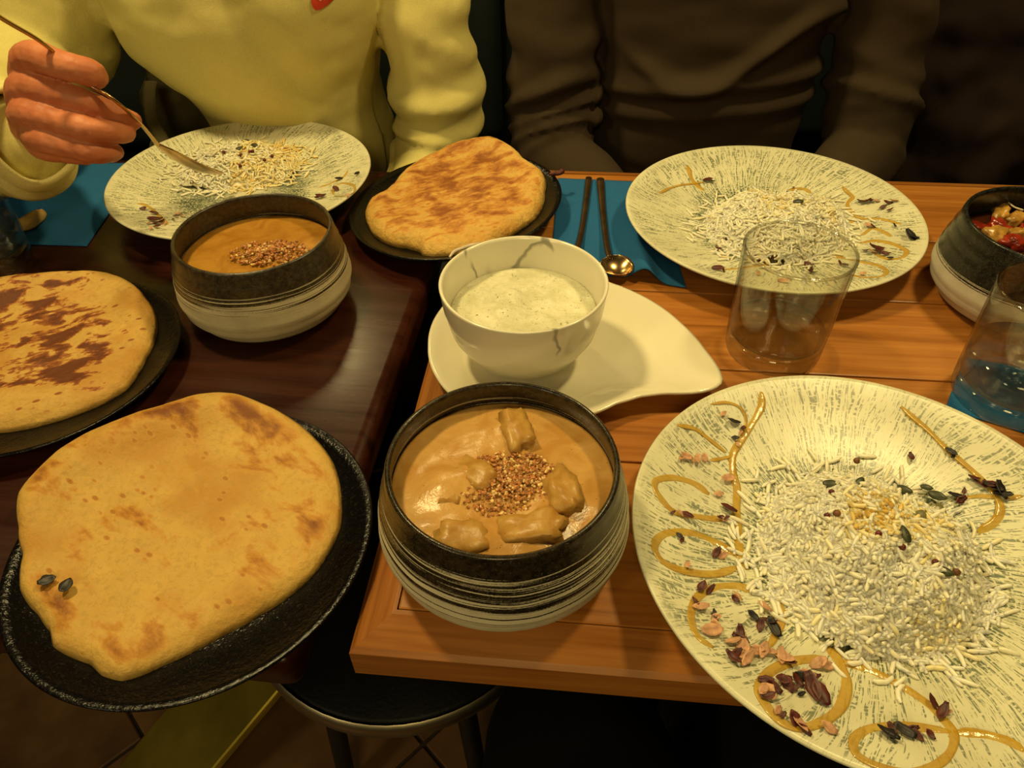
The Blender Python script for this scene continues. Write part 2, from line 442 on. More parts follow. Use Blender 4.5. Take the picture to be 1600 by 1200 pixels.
def clear_mat(name, lo, hi, tint, refr=0.0, ior=1.45):
    """thin clear wall: lets light straight through, mirrors more towards grazing angles; refr = share that bends"""
    N = NT(name); t = N.t
    lw = N.n('ShaderNodeLayerWeight', {'Blend': .5}).outputs['Facing']
    f = N.math('ADD', lo, N.math('MULTIPLY', N.math('POWER', lw, 3.5), hi))
    tc = N.mix(N.math('POWER', lw, 3.0), tint, tuple(k * .50 for k in tint))
    tr = N.n('ShaderNodeBsdfTransparent', {'Color': tc}).outputs[0]
    if refr:
        tr = N.n('ShaderNodeMixShader', {0: refr, 1: tr, 2: N.n('ShaderNodeBsdfRefraction', {'Color': (1, 1, 1), 'Roughness': 0.0, 'IOR': ior}).outputs[0]}).outputs[0]
    gl = N.n('ShaderNodeBsdfGlossy', {'Color': (1, 1, 1), 'Roughness': .03}).outputs[0]
    mx = N.n('ShaderNodeMixShader', {0: f, 1: tr, 2: gl}).outputs[0]
    t.links.new(mx, t.nodes['Material Output'].inputs['Surface'])
    return N.m
m_glass = clear_mat('clear_glass_wall', .045, .45, (.96, .96, .93))
m_glassbase = clear_mat('clear_glass_base', .06, .5, (.97, .97, .93), .16, 1.45)
m_water = clear_mat('water', .03, .3, (.96, .97, .95), .22, 1.33)

def cloth_mat(name, base, var=.12, weave=900, wb=.25, rough=.9, sheen=.0):
    N = NT(name); c = N.coord()
    col = N.ramp(N.noise(c, 22, 4), [(.3, tuple(k * (1 - var) for k in base)), (.7, base)])
    fz = N.noise(c, weave * 1.6, 2, .7)
    col = N.mix(.22, col, N.ramp(fz, [(.3, tuple(k * .35 for k in base)), (.7, tuple(min(1, k * 1.5) for k in base))]))
    N.bump(N.noise(c, weave, 2), wb, .0006)
    return N.out(base=col, rough=rough, sheen=sheen, spec=.2)
m_napkin = cloth_mat('blue_paper_napkin', (.016, .115, .30), .12, 700, .3)
m_sweat = cloth_mat('pale_yellow_fleece', (.68, .595, .215), .08, 900, .4)
m_rib = cloth_mat('pale_yellow_rib', (.70, .62, .25), .08, 500)
m_brown = cloth_mat('dark_brown_knit', (.050, .033, .018), .15, 800)
m_brownd = cloth_mat('dark_brown_body', (.040, .026, .016), .2, 800)
m_jean = cloth_mat('dark_trousers', (.012, .014, .018), .2)
m_blacktr = cloth_mat('black_trousers', (.004, .004, .0045), .3)
m_jacket = cloth_mat('dark_maroon_brown_jacket', (.018, .009, .007), .4)
m_khaki = cloth_mat('khaki_canvas', (.20, .17, .08), .3, 600)
m_bag = plain('black_leather', (.004, .004, .004), .42, .3, 30, bump=.3, spec=.12)
m_brass = plain('gold_stud', (.75, .55, .22), .2, .1, metal=1.0)
m_redprint = plain('red_print', (.60, .045, .012), .6, .25, 60)
m_printpale = plain('pale_print', (.72, .30, .12), .6, .2, 60)
def skin_mat():
    N = NT('skin'); c = N.coord()
    col = N.ramp(N.noise(c, 45, 4, .6), [(.32, (.50, .145, .062)), (.68, (.62, .225, .105))])
    N.bump(N.noise(c, 330, 4, .65), .3, .0008)
    return N.out(base=col, rough=.5, spec=.35, sss=.12, sssr=(1, .35, .15), ssss=.006)
m_skin = skin_mat()
m_nail = plain('nail', (.55, .24, .14), .3, .08)
m_hair = plain('brown_hair', (.03, .018, .010), .5, .4, 200)
m_spoon = plain('bronze_cutlery', (.56, .37, .17), .24, .15, 60, metal=1.0)
m_spoondk = plain('dark_bronze_handles', (.12, .075, .035), .38, .3, 60, metal=.85)
m_seed = plain('pumpkin_seed', (.035, .042, .014), .45, .4, 300)
m_seedlite = plain('pale_pumpkin_seed', (.15, .135, .045), .45, .3, 300)
m_pepper = plain('pink_peppercorn', (.10, .010, .006), .35, .5, 260)
m_pepperbrown = plain('brown_peppercorn', (.15, .055, .018), .5, .3, 260)
m_petal = plain('pink_petal', (.54, .29, .16), .6, .4, 300)
m_petaldk = plain('dark_red_petal', (.085, .014, .010), .5, .6, 300)
m_petalblk = plain('blackish_petal', (.014, .010, .010), .5, .6, 300)
m_crumb = plain('bread_crumb', (.62, .40, .13), .8, .2, 120, bump=.5)
m_onion = plain('onion_shred', (.62, .52, .38), .4, .2, 120)
m_pepred = plain('red_bell_pepper', (.26, .022, .008), .25, .5, 90)
m_potato = plain('yellow_vegetable', (.42, .22, .04), .3, .5, 90)
m_eye = plain('eye', (.42, .34, .27), .25)
m_pupil = plain('dark_iris', (.02, .012, .008), .15)
# ------------------------------------------------------------------ the room
X0, X1, Y0, Y1, ZC = -2.1, 2.3, -2.0, 1.75, 2.7
def struct(name, geo, m, smooth=False):
    return tag(mk(name, geo, m, smooth=smooth), kind='structure')
floor = struct('floor', box(X0, X1, Y0, Y1, -.05, -.006), m_grout)
TS, TA = .30, R_(43)
o0 = at(224, 1153, 0.0)
tb = bpy.data.meshes.new('floor_tile')
g = bbox(-.1475, .1475, -.1475, .1475, -.012, 0, .002, 1)
tb.from_pydata([tuple(v) for v in g[0]], [], g[1]); tb.materials.append(m_tile)
ca, sa = math.cos(TA), math.sin(TA)
for i in range(-16, 17):
    for j in range(-16, 17):
        lx, ly = (i + .5) * TS, (j + .5) * TS
        cx, cy = o0.x + lx * ca - ly * sa, o0.y + lx * sa + ly * ca
        if X0 + .2 < cx < X1 - .2 and Y0 + .2 < cy < Y1 - .2:
            t = link(bpy.data.objects.new('floor_tile', tb), floor); t.location = (cx, cy, 0); t.rotation_euler = (0, 0, TA)
struct('wall_back', box(X0, X1, Y1, Y1 + .1, 0, ZC), m_wall)
struct('wall_front', box(X0, X1, Y0 - .1, Y0, 0, ZC), m_wall)
struct('wall_left', box(X0 - .1, X0, Y0, Y1, 0, ZC), m_wall)
struct('wall_right', box(X1, X1 + .1, Y0, Y1, 0, ZC), m_wall)
struct('ceiling', box(X0, X1, Y0, Y1, ZC, ZC + .1), m_ceil)
struct('baseboard_back', box(X0, X1, Y1 - .02, Y1, 0.001, .1), m_mahog)

# bench behind both diners
bench = tag(empty('bench', (.1, 1.3, 0)), 'dark green upholstered bench running along behind both diners', 'bench')
for k in range(4):
    mk('seat_cushion', bbox(-1.9 + k * .9, -1.01 + k * .9, -.28, .16, .30, .45, .035, 4), m_bench, bench)
    mk('back_cushion', bbox(-1.9 + k * .9, -1.01 + k * .9, .17, .30, .46, .98, .04, 4), m_bench, bench)
mk('plinth', box(-1.9, 1.69, -.2, .28, 0.001, .298), m_mahog, bench, smooth=False)

# ------------------------------------------------------------------ wooden table with bevelled border
WY = R_(-6.01)
wt = tag(empty('wooden_table', (-.096, .207, 0), WY), 'light orange-brown wooden table with a sloping border, on the right', 'table')
WW, WD, BE = .80, .604, .024
gaps = [BE, .1505, .254, .357, .4605, WD - BE]
for a, b in zip(gaps, gaps[1:]):
    g = bbox(BE + .0006, WW - BE - .0006, -(b - a) / 2 + .0007, (b - a) / 2 - .0007, -.028, 0, .0012, 2)
    mk('board', g, m_oak, wt, smooth=False, loc=(0, (a + b) / 2, TOP))
def strip(L):
    """bevelled border piece, mitred at both ends, along +x with the outside at y=0"""
    sec = [(0, -.034), (0, -.0105), (.003, -.0075), (.0215, -.0006), (BE, 0), (BE, -.034)]
    V = [Vector((y, y, z)) for y, z in sec] + [Vector((L - y, y, z)) for y, z in sec]
    n = len(sec); F = [tuple(range(n))[::-1], tuple(range(n, 2 * n))]
    F += [((i + 1) % n, i, n + i, n + (i + 1) % n) for i in range(n)]
    return V, [tuple(reversed(f)) for f in F]
for L, lx, ly, rz in ((WW, 0, 0, 0), (WD, WW, 0, PI / 2), (WW, WW, WD, PI), (WD, 0, WD, -PI / 2)):
    mk('border_strip', strip(L), m_edge, wt, smooth=False, loc=(lx, ly, TOP), rot=(0, 0, rz))
mk('underframe', join(box(.05, WW - .05, .05, WD - .05, TOP - .055, TOP - .0345)), m_mahog, wt, smooth=False)
mk('pedestal', move(lathe([(0, .03), (.035, .03), (.035, TOP - .056), (0, TOP - .056)], 24), (.45, .33, 0)), m_darkmetal, wt)
mk('pedestal_base', move(lathe([(0, .002), (.2, .002), (.2, .012), (.05, .03), (0, .03)], 48), (.45, .33, 0)), m_darkmetal, wt)

# ------------------------------------------------------------------ mahogany table
dt = tag(empty('dark_table', (-.127, .2, 0), R_(-7.2)), 'glossy dark mahogany table with rounded edges, on the left', 'table')
mk('tabletop', bbox(-.95, 0, 0, .606, DARK - .034, DARK, .011, 5), m_mahog, dt)
mk('underframe', box(-.88, -.07, .07, .54, DARK - .06, DARK - .0345), m_mahog, dt, smooth=False)
f1, f2 = at(255, 1200, .075), at(345, 1092, .150)
fd = (f2 - f1).normalized(); fa, fb = f1 - fd * (f1.z - .02) / fd.z, f2 + fd * .16
fs = fd.cross(Vector((0, 0, 1))).normalized(); fn_ = fs.cross(fd)
mi = Matrix.Translation((-.127, .2, 0)) @ Matrix.Rotation(R_(-7.2), 4, 'Z'); mi = mi.inverted()
g = bbox(0, (fb - fa).length, -.066, .066, -.014, 0, .004, 2)
mk('foot_bar', ([mi @ (fa + fd * p.x + fs * p.y + fn_ * p.z) for p in g[0]], g[1]), m_brassbar, dt, smooth=False)
pc = mi @ fb
mk('pedestal', box(pc.x - .03, pc.x + .03, pc.y - .03, pc.y + .03, .002, DARK - .061), m_darkmetal, dt, smooth=False)

# round stool between the tables
st = tag(empty('stool', (-.125, .463, 0)), 'dark round stool with a pale rim pushed under the two tables', 'stool')
mk('seat', lathe([(0, .40), (.159, .40), (.165, .405), (.165, .418), (.159, .424), (0, .424)], 64), m_bag, st)
mk('seat_rim', lathe([(.1655, .402), (.1695, .405), (.1705, .413), (.1695, .421), (.1655, .424)], 64), m_steel, st)
for k in range(4):
    a = k * PI / 2 + .6
    mk('leg', round_tube([(.11 * math.cos(a), .11 * math.sin(a), .395), (.14 * math.cos(a), .14 * math.sin(a), .014)], [.012, .012], 10, 3), m_darkmetal, st)
# ------------------------------------------------------------------ patterned plates
PLATE = [(0, .003), (.05, .003), (.054, 0), (.060, 0), (.063, .0035), (.10, .0112), (.130, .0205), (.1385, .0262), (.1400, .0280), (.1390, .0291),
         (.1360, .0283), (.1200, .0218), (.0900, .0128), (.0650, .0078), (.0500, .0066), (0, .0066)]
pr = [p[0] for p in PLATE[9:]][::-1]; pz = [p[1] for p in PLATE[9:]][::-1]
def zplate(r): return float(np.interp(r, pr, pz))
class P: pass
plates = {}
first = None
for key, (cx, cy, base, label) in {
    'F': (.2098, .2548, TOP, 'cream green-stroked plate overhanging the front table edge, under the tallest rice'),
    'R': (.2535, .6345, TOP, 'cream plate with green strokes behind the water tumbler, in front of the brown-clad diner'),
    'L': (-.2915, .7505, DARK, 'cream plate with green strokes on the dark table, under the held spoon')}.items():
    if first is None:
        o = first = mk('dinner_plate', lathe(PLATE, 160), m_plate)
    else:
        o = dup(first)
    o.location = (cx, cy, base + .0004); o.rotation_euler = (0, 0, {'F': .3, 'R': 2.1, 'L': 4.0}[key])
    tag(o, label, 'plate', 'cream plates with green brush strokes')
    plates[key] = (cx, cy, base)
def on_plate(px, py, key, mound=None, lift=0):
    cx, cy, b = plates[key]; z = b + .012
    for _ in range(8):
        p = at(px, py, z); z = b + zplate(math.hypot(p.x - cx, p.y - cy)) + .0004 + lift
        if mound: z = max(z, mound(p.x, p.y) + lift)
    return at(px, py, z)

# ------------------------------------------------------------------ rice
def grain_templates(n, sides, rings, rnd):
    T = []
    for _ in range(n):
        L = rnd.uniform(.0095, .0145); r = rnd.uniform(.00112, .00138); bend = rnd.uniform(-1, 1) * (.35 if rnd.random() < .7 else 1.1)
        V = []
        for i in range(rings):
            s = (0, .035, .18, .5, .82, .965, 1)[i] if rings == 7 else (0, .06, .5, .94, 1)[i]; a = (s - .5) * bend * 2
            if abs(bend) > .02: x = math.sin(a) / (bend * 2) * L; z = (1 - math.cos(a)) / (bend * 2) * L
            else: x = (s - .5) * L; z = 0
            rr = r * max(.16, (1 - abs(2 * s - 1) ** 7)) ** .5
            for k in range(sides):
                q = 2 * PI * k / sides
                V.append((x - math.sin(a) * math.sin(q) * rr, math.cos(q) * rr, z + math.cos(a) * math.sin(q) * rr))
        T.append(V)
    F = []
    for i in range(rings - 1):
        for k in range(sides):
            k2 = (k + 1) % sides; F.append((i * sides + k, i * sides + k2, (i + 1) * sides + k2, (i + 1) * sides + k))
    F.append(tuple(range(sides))); F.append(tuple(range((rings - 1) * sides, rings * sides))[::-1])
    return np.array(T), F
def heap(name, key, center, R, H, N, seed, label, tintfn, sides=6, rings=7, loose=.10, dent=None, squash=(1, 1, 0)):
    rnd = random.Random(seed); rs = np.random.RandomState(seed)
    cx, cy, b = plates[key]
    def mound(x, y):
        dx, dy = x - center[0], y - center[1]
        c_, s_ = math.cos(squash[2]), math.sin(squash[2])
        u, v = (dx * c_ + dy * s_) / squash[0], (-dx * s_ + dy * c_) / squash[1]
        r = math.hypot(u, v) / R
        a = math.atan2(dy, dx)
        r *= 1 + .07 * math.sin(3 * a + seed) + .05 * math.sin(5 * a + 2 * seed)
        h = H * max(0, 1 - r ** 3.2) * (1 + .32 * mn.noise(Vector((x * 28, y * 28, seed))) + .10 * mn.noise(Vector((x * 80, y * 80, seed))))
        if dent: h *= dent(dx, dy)
        return b + zplate(math.hypot(x - cx, y - cy)) + h
    T, F = grain_templates(14, sides, rings, rnd)
    nv = T.shape[1]
    V = np.zeros((N, nv, 3)); tint = np.zeros((N, nv))
    for i in range(N):
        if rnd.random() < loose: rr = R * rnd.uniform(.92, 1.0 + .42 * rnd.random() ** 1.4); sink = 0
        else: rr = R * 1.02 * math.sqrt(rnd.random()); sink = rnd.random() ** 2 * .0026
        a = rnd.uniform(0, 2 * PI)
        u, v = rr * math.cos(a) * squash[0], rr * math.sin(a) * squash[1]
        c_, s_ = math.cos(squash[2]), math.sin(squash[2])
        x, y = center[0] + u * c_ - v * s_, center[1] + u * s_ + v * c_
        e = .003; h0 = mound(x, y)
        nx, ny = -(mound(x + e, y) - h0) / e, -(mound(x, y + e) - h0) / e
        n = Vector((nx, ny, 1)).normalized()
        az = rnd.uniform(0, 2 * PI)
        t = Vector((math.cos(az), math.sin(az), 0)); t = (t - n * t.dot(n)).normalized()
        tilt = rnd.gauss(0, .30) if sink or rr < R * .9 else abs(rnd.gauss(0, .10))
        t = (t + n * tilt).normalized(); s = n.cross(t).normalized(); n2 = t.cross(s)
        ro = rnd.uniform(0, 2 * PI) if rr < R * .95 else rnd.choice((PI / 2, -PI / 2))
        s2 = s * math.cos(ro) + n2 * math.sin(ro); n3 = t.cross(s2)
        M_ = np.array((t, s2, n3)).T
        p = np.array((x, y, h0 + .0012 - sink + (rnd.random() ** 3 * .003 if rr < R else .0003)))
        V[i] = T[rnd.randrange(len(T))] @ M_.T * rnd.uniform(.85, 1.12) + p
        tint[i] = min(1, max(0, tintfn(x - center[0], y - center[1], rnd)))
    FF = np.array([f for f in F[:-2]], dtype=np.int64)
    quads = (FF[None] + (np.arange(N) * nv)[:, None, None]).reshape(-1, 4)
    caps = [tuple(q + i * nv for q in f) for i in range(N) for f in F[-2:]]
    vl = V.reshape(-1, 3).tolist(); fl = quads.tolist() + caps
    tl = tint.reshape(-1).tolist()
    # the packed inside of the heap
    k0 = len(vl); n1, n2 = 10, 48
    for i in range(n1 + 1):
        for k in range(n2):
            a = 2 * PI * k / n2; rr = R * .97 * i / n1
            u, v = rr * math.cos(a) * squash[0], rr * math.sin(a) * squash[1]
            c_, s_ = math.cos(squash[2]), math.sin(squash[2])
            x, y = center[0] + u * c_ - v * s_, center[1] + u * s_ + v * c_
            vl.append((x, y, max(mound(x, y) - .0010, b + zplate(math.hypot(x - cx, y - cy)) + .0006))); tl.append(.45)
    for i in range(n1):
        for k in range(n2):
            a, bq = k0 + i * n2 + k, k0 + i * n2 + (k + 1) % n2
            fl.append((a, bq + 0, bq + n2, a + n2))
    # local origin at the middle of the heap
    ox, oy = center; vl = [(p[0] - ox, p[1] - oy, p[2] - b) for p in vl]
    o = mk(name, (vl, fl), m_rice, loc=(ox, oy, b))
    at_ = o.data.attributes.new('tint', 'FLOAT', 'POINT'); at_.data.foreach_set('value', tl)
    tag(o, label, 'rice', kind='stuff')
    return mound
def tintF(x, y, rnd):
    k = .42 + .28 * (mn.noise(Vector((x * 30, y * 30, 3))) ) + rnd.gauss(0, .10)
    d = math.exp(-((x - .002) ** 2 + (y - .016) ** 2) / .018 ** 2) + .8 * math.exp(-((x + .012) ** 2 + (y + .002) ** 2) / .014 ** 2) + .7 * math.exp(-((x - .034) ** 2 + (y - .012) ** 2) / .014 ** 2)
    return k + (d * .62 if rnd.random() < .62 else d * .15)
def tintR(x, y, rnd):
    k = .42 + .25 * mn.noise(Vector((x * 30, y * 30, 9))) + rnd.gauss(0, .1)
    d = math.exp(-((x - .008) ** 2 + (y - .012) ** 2) / .028 ** 2)
    return k + (d * .4 if rnd.random() < .5 else 0)
cF = at(1362, 862, TOP + .018); cR = at(1215, 350, TOP + .014); cL = at(375, 262, DARK + .012)
dentF = lambda dx, dy: 1 - .75 * math.exp(-((dx + .062) ** 2 + (dy - .004) ** 2) / .022 ** 2) - .5 * math.exp(-((dx + .045) ** 2 + (dy + .035) ** 2) / .014 ** 2)
moundF = heap('rice', 'F', (cF.x, cF.y), .061, .031, 6000, 11, 'tall heap of white basmati on the front right plate', tintF, 6, 7, .075, dentF)
moundR = heap('rice', 'R', (cR.x, cR.y), .062, .024, 3000, 23, 'low heap of basmati behind the water tumbler', tintR, 5, 5, .10, None, (1.1, .95, .2))
moundL = heap('rice', 'L', (cL.x, cL.y), .058, .016, 1500, 37, 'half-eaten rice under the held spoon', lambda x, y, r: .5 + .3 * mn.noise(Vector((x * 30, y * 30, 1))) + r.gauss(0, .12) + (.25 if x > 0 else -.25), 5, 5, .22, None, (1.15, .8, .15))

# ------------------------------------------------------------------ mango drizzles
def drizzle(key, pts, width, label, sc_=None):
    if sc_: pts = [(sc_[0] + sc_[2] * x, sc_[1] + sc_[2] * y) for x, y in pts]
    width *= 1.45
    W = [on_plate(x, y, key, lift=.0003) for x, y in pts]
    Pp = spline(W, 7); n = len(Pp); cx, cy, b = plates[key]
    rnd = random.Random(int(pts[0][0] * 7 + pts[0][1]))
    ph = rnd.random() * 6
    rad = [width * (.80 + .28 * mn.noise(Vector((i * .13, ph, 0)))) * (min(1, .45 + i / 5, .45 + (n - 1 - i) / 5)) for i in range(n)]
    c0 = Pp[0].copy()
    Pp = [Vector((p.x, p.y, b + zplate(math.hypot(p.x - cx, p.y - cy)) + .0004)) for p in Pp]
    o = mk('mango_drizzle', move(tube(Pp, rad, 10, ell=[(.16, 1.0)] * n), -c0), m_mango, loc=c0)
    return tag(o, label, 'sauce', 'mango sauce drizzles')
Z7 = (980, 580, .51667)
FD = [
 ([(405, 62), (402, 110), (375, 160), (345, 205), (318, 250), (318, 305), (330, 355), (328, 420), (332, 480), (340, 545), (362, 600)], .0026, 'long mango drizzle from the top left rim down to the rice'),
 ([(252, 98), (300, 92), (345, 110), (362, 150), (348, 195)], .0018, 'small hooked mango drizzle at the upper left rim'),
 ([(150, 160), (205, 172), (255, 208), (300, 245)], .0020, 'short slanting mango stroke at the left of the upper hook'),
 ([(250, 268), (285, 262), (318, 255)], .0016, 'shortest mango stroke beside the pale petal flakes'),
 ([(248, 372), (200, 338), (140, 322), (92, 328), (84, 352), (108, 392), (150, 428), (220, 440), (305, 448)], .0020, 'upper of the two open mango loops at the left rim'),
 ([(332, 560), (272, 520), (195, 490), (115, 493), (84, 528), (108, 574), (180, 604), (262, 612), (332, 592)], .0024, 'closed mango loop at the left rim, below another loop'),
 ([(385, 668), (330, 650), (262, 655), (210, 690), (194, 742), (214, 800), (262, 835)], .0023, 'mango curve below the loops at the lower left of the plate'),
 ([(450, 690), (470, 740), (445, 800), (425, 835)], .0022, 'short mango trickle under the lower left side of the rice'),
 ([(600, 828), (640, 880), (662, 940), (645, 1010), (600, 1052), (535, 1075), (470, 1060), (420, 1005), (402, 955), (440, 905), (520, 875), (605, 868)], .0028, 'wide mango loop round the pink petals at the bottom of the plate'),
 ([(640, 878), (740, 908), (835, 958), (905, 1005), (955, 1055), (985, 1100), (975, 1150), (930, 1190), (850, 1210), (770, 1195), (700, 1160), (688, 1118), (725, 1085), (800, 1074), (900, 1080), (980, 1090)], .0026, 'long mango drizzle ending in a loop at the bottom right'),
 ([(992, 1096), (1080, 1102), (1150, 1122), (1200, 1150)], .0026, 'mango tail running off to the lower right rim'),
 ([(830, 105), (900, 165), (962, 226), (1022, 278), (1082, 332), (1124, 382), (1134, 425), (1112, 462), (1062, 490)], .0028, 'mango drizzle down the upper right of the plate beside the glass'),
 ([(1124, 380), (1060, 376), (992, 386)], .0017, 'thin mango branch from the dark petal towards the rice'),
 ([(1140, 384), (1196, 376)], .0017, 'thin mango branch from the dark petal to the right rim')]
for p, wd, lb in FD: drizzle('F', p, wd, lb + ', front right plate', Z7)
Z1 = (960, 220, .325)
RD = [
 ([(350, 118), (362, 160), (378, 196), (405, 222), (430, 238)], .0024, 'short mango stroke of the cross at the left'),
 ([(215, 250), (262, 226), (320, 210), (375, 203), (430, 196)], .0020, 'long mango stroke of the cross at the left'),
 ([(1098, 218), (1130, 250), (1150, 272), (1125, 300), (1135, 330), (1170, 362), (1210, 376)], .0026, 'thick mango squiggle at the upper right of the rice'),
 ([(1195, 376), (1250, 372), (1310, 380), (1380, 400)], .0017, 'straight mango stroke right of the rice'),
 ([(1155, 380), (1120, 410), (1140, 445), (1190, 450), (1240, 420), (1300, 440), (1330, 460)], .0018, 'wavy mango line right of the rice'),
 ([(1180, 490), (1260, 480), (1350, 500), (1405, 530), (1380, 560), (1310, 565), (1250, 540)], .0020, 'mango loop round the dark red petal'),
 ([(1010, 555), (1090, 560), (1180, 580), (1270, 600), (1308, 625), (1285, 650), (1200, 655), (1120, 640)], .0020, 'mango loop behind the right side of the tumbler'),
 ([(480, 612), (540, 618), (620, 610), (700, 600), (780, 590)], .0016, 'mango line at the near rim left of the tumbler'),
 ([(840, 235), (880, 228), (920, 232), (945, 250)], .0022, 'mango dab beside the pumpkin seeds')]
for p, wd, lb in RD: drizzle('R', p, wd, lb + ', far right plate', Z1)
Z3 = (150, 180, .28125)
LD = [([(230, 490), (275, 500), (320, 530), (370, 580), (400, 605)], .0020, 'mango smear at the left'),
      ([(1320, 440), (1325, 400), (1370, 378), (1425, 388), (1435, 420), (1390, 445), (1330, 448)], .0017, 'round mango loop at the right'),
      ([(1400, 305), (1385, 335), (1345, 360), (1290, 385), (1240, 400)], .0014, 'thin mango stroke at the right')]
for p, wd, lb in LD: drizzle('L', p, wd, lb + ', plate under the spoon', Z3)

# ------------------------------------------------------------------ seeds, peppercorns, petals
def seed_geo():
    v, f = ball((0, 0, 0), 1, 3)
    out = []
    for p in v:
        t = p.x; k = 1 - .35 * max(0, t) ** 1.5
        out.append(Vector((p.x * .0056, p.y * .0031 * k, p.z * .00135)))
    return out, f
def placed(proto, name, mat, p, rot, label, cat, group, scale=1):
    o = proto.copy(); o.name = name; COL.objects.link(o)
    if mat: o.data = proto.data
    o.location = p; o.rotation_euler = rot; o.scale = (scale,) * 3
    return tag(o, label, cat, group)
sd = seed_geo()
seed_me = {}
for nm, mt in (('d', m_seed), ('l', m_seedlite)):
    me = bpy.data.meshes.new('pumpkin_seed'); me.from_pydata([tuple(p) for p in sd[0]], [], sd[1]); me.polygons.foreach_set('use_smooth', [True] * len(me.polygons)); me.materials.append(mt); seed_me[nm] = me
def put(me, name, p, rot, label, cat, group, s=1.0):
    o = link(bpy.data.objects.new(name, me)); o.location = p; o.rotation_euler = rot; o.scale = (s, s, s)
    return tag(o, label, cat, group)
def z7(x, y): return Z7[0] + Z7[2] * x, Z7[1] + Z7[2] * y
for x, y, a, tl, k, lb in [(620, 342, -.3, .2, 'd', 'dark pumpkin seed touching a red peppercorn on the rice top left'), (703, 340, .9, .3, 'd', 'dark narrow pumpkin seed standing on edge, top middle of the rice'),
                       (836, 358, -.6, .3, 'd', 'dark pumpkin seed at the back of the rice, left of the pair'), (906, 351, -.4, .2, 'd', 'small dark seed tip at the back right of the rice'),
                       (938, 376, -.7, .4, 'd', 'curled dark pumpkin seed touching the pale one'), (948, 418, 1.5, .1, 'l', 'pale olive pumpkin seed at the right of the rice'),
                       (842, 492, 1.55, .25, 'd', 'dark pumpkin seed pointing up above a red peppercorn'), (956, 605, -.45, .15, 'd', 'largest dark pumpkin seed at the right front of the rice'),
                       (887, 435, .6, .1, 'l', 'pale half-buried pumpkin seed in the rice')]:
    px_, py_ = z7(x, y)
    p = on_plate(px_, py_, 'F', moundF, .0050)
    put(seed_me[k], 'pumpkin_seed', p, (tl, -tl * .5, a), lb, 'seed', 'pumpkin seeds on the front rice', 1.0 if (x, y) != (906, 351) else .7)
pg = ball((0, 0, 0), .0023, 2, (1, .95, .92), .04, 3)
pep_me = {}
for nm, mt in (('r', m_pepper), ('b', m_pepperbrown)):
    me = bpy.data.meshes.new('peppercorn'); me.from_pydata([tuple(p) for p in pg[0]], [], pg[1]); me.polygons.foreach_set('use_smooth', [True] * len(me.polygons)); me.materials.append(mt); pep_me[nm] = me
for x, y, k, lb in [(618, 366, 'r', 'red peppercorn under the seed at the rice top left'), (604, 438, 'r', 'red peppercorn left of a brown one on the rice'), (634, 430, 'b', 'brown peppercorn right of a red one on the rice'),
                    (760, 492, 'r', 'red broken peppercorn in the middle of the rice'), (832, 533, 'r', 'red peppercorn just below an upright seed'), (932, 578, 'r', 'red peppercorn behind the largest seed'),
                    (996, 607, 'b', 'orange-brown peppercorn right of the largest seed'), (1059, 576, 'r', 'red peppercorn at the far right edge of the rice'), (695, 323, 'r', 'small red peppercorn beside the seed on edge'), (694, 271, 'b', 'brown peppercorn at the back edge of the rice')]:
    px_, py_ = z7(x, y)
    put(pep_me[k], 'peppercorn', on_plate(px_, py_, 'F', moundF, .0050), (x, y, 0), lb, 'peppercorn', 'peppercorns on the front rice', .9 if k == 'r' else 1.0)
def petal_geo(seed):
    rnd = random.Random(seed); n = 7; V = []; F = []
    cu = rnd.uniform(60, 160); tw = rnd.uniform(-60, 60)
    for i in range(n):
        s = i / (n - 1); x = (s - .5) * .009
        w_ = .0021 * math.sin(PI * min(1, max(.06, s))) ** .7 * rnd.uniform(.8, 1.15) + .0002
        for j in (-1, -.35, .35, 1):
            y = j * w_ * 1.0
            V.append(Vector((x, y, cu * x * x * .6 + abs(j) * w_ * .55 + tw * x * y)))
    for i in range(n - 1):
        for j in range(3):
            a = i * 4 + j; F.append((a, a + 4, a + 5, a + 1))
    k = len(V)
    V += [p + Vector((0, 0, .00035)) for p in V]
    F2 = [tuple(q + k for q in reversed(f)) for f in F]
    B = [i * 4 for i in range(n)] + [(n - 1) * 4 + j for j in (1, 2, 3)] + [i * 4 + 3 for i in range(n - 2, -1, -1)] + [2, 1]
    S = [(B[(i + 1) % len(B)], B[i], B[i] + k, B[(i + 1) % len(B)] + k) for i in range(len(B))]
    return V, F + F2 + S
pet = {}
for nm, mt in (('p', m_petal), ('d', m_petaldk), ('k', m_petalblk)):
    for q in range(4):
        g = petal_geo(q * 5 + ord(nm))
        me = bpy.data.meshes.new('petal'); me.from_pydata([tuple(p) for p in g[0]], [], g[1]); me.polygons.foreach_set('use_smooth', [True] * len(me.polygons)); me.materials.append(mt); pet[nm + str(q)] = me
PNAME = {'p': 'pinkish dried petal flake', 'd': 'dark red dried petal flake', 'k': 'blackish dried petal sliver'}
def petals(key, lst, Z, where, seed, base_s=.76):
    rnd = random.Random(seed)
    for x, y, k, s in lst:
        p = on_plate(Z[0] + Z[2] * x, Z[1] + Z[2] * y, key, lift=.0012)
        o = put(pet[k + str(rnd.randrange(4))], 'petal', p, (rnd.uniform(-.5, .5), rnd.uniform(-.4, .4), rnd.uniform(0, 6.3)), PNAME[k] + ' ' + where(x, y), 'petal', PNAME[k] + 's ' + where(x, y), s * base_s)
        o.scale = (s * base_s, s * base_s * rnd.uniform(.8, 1.3), s * base_s)
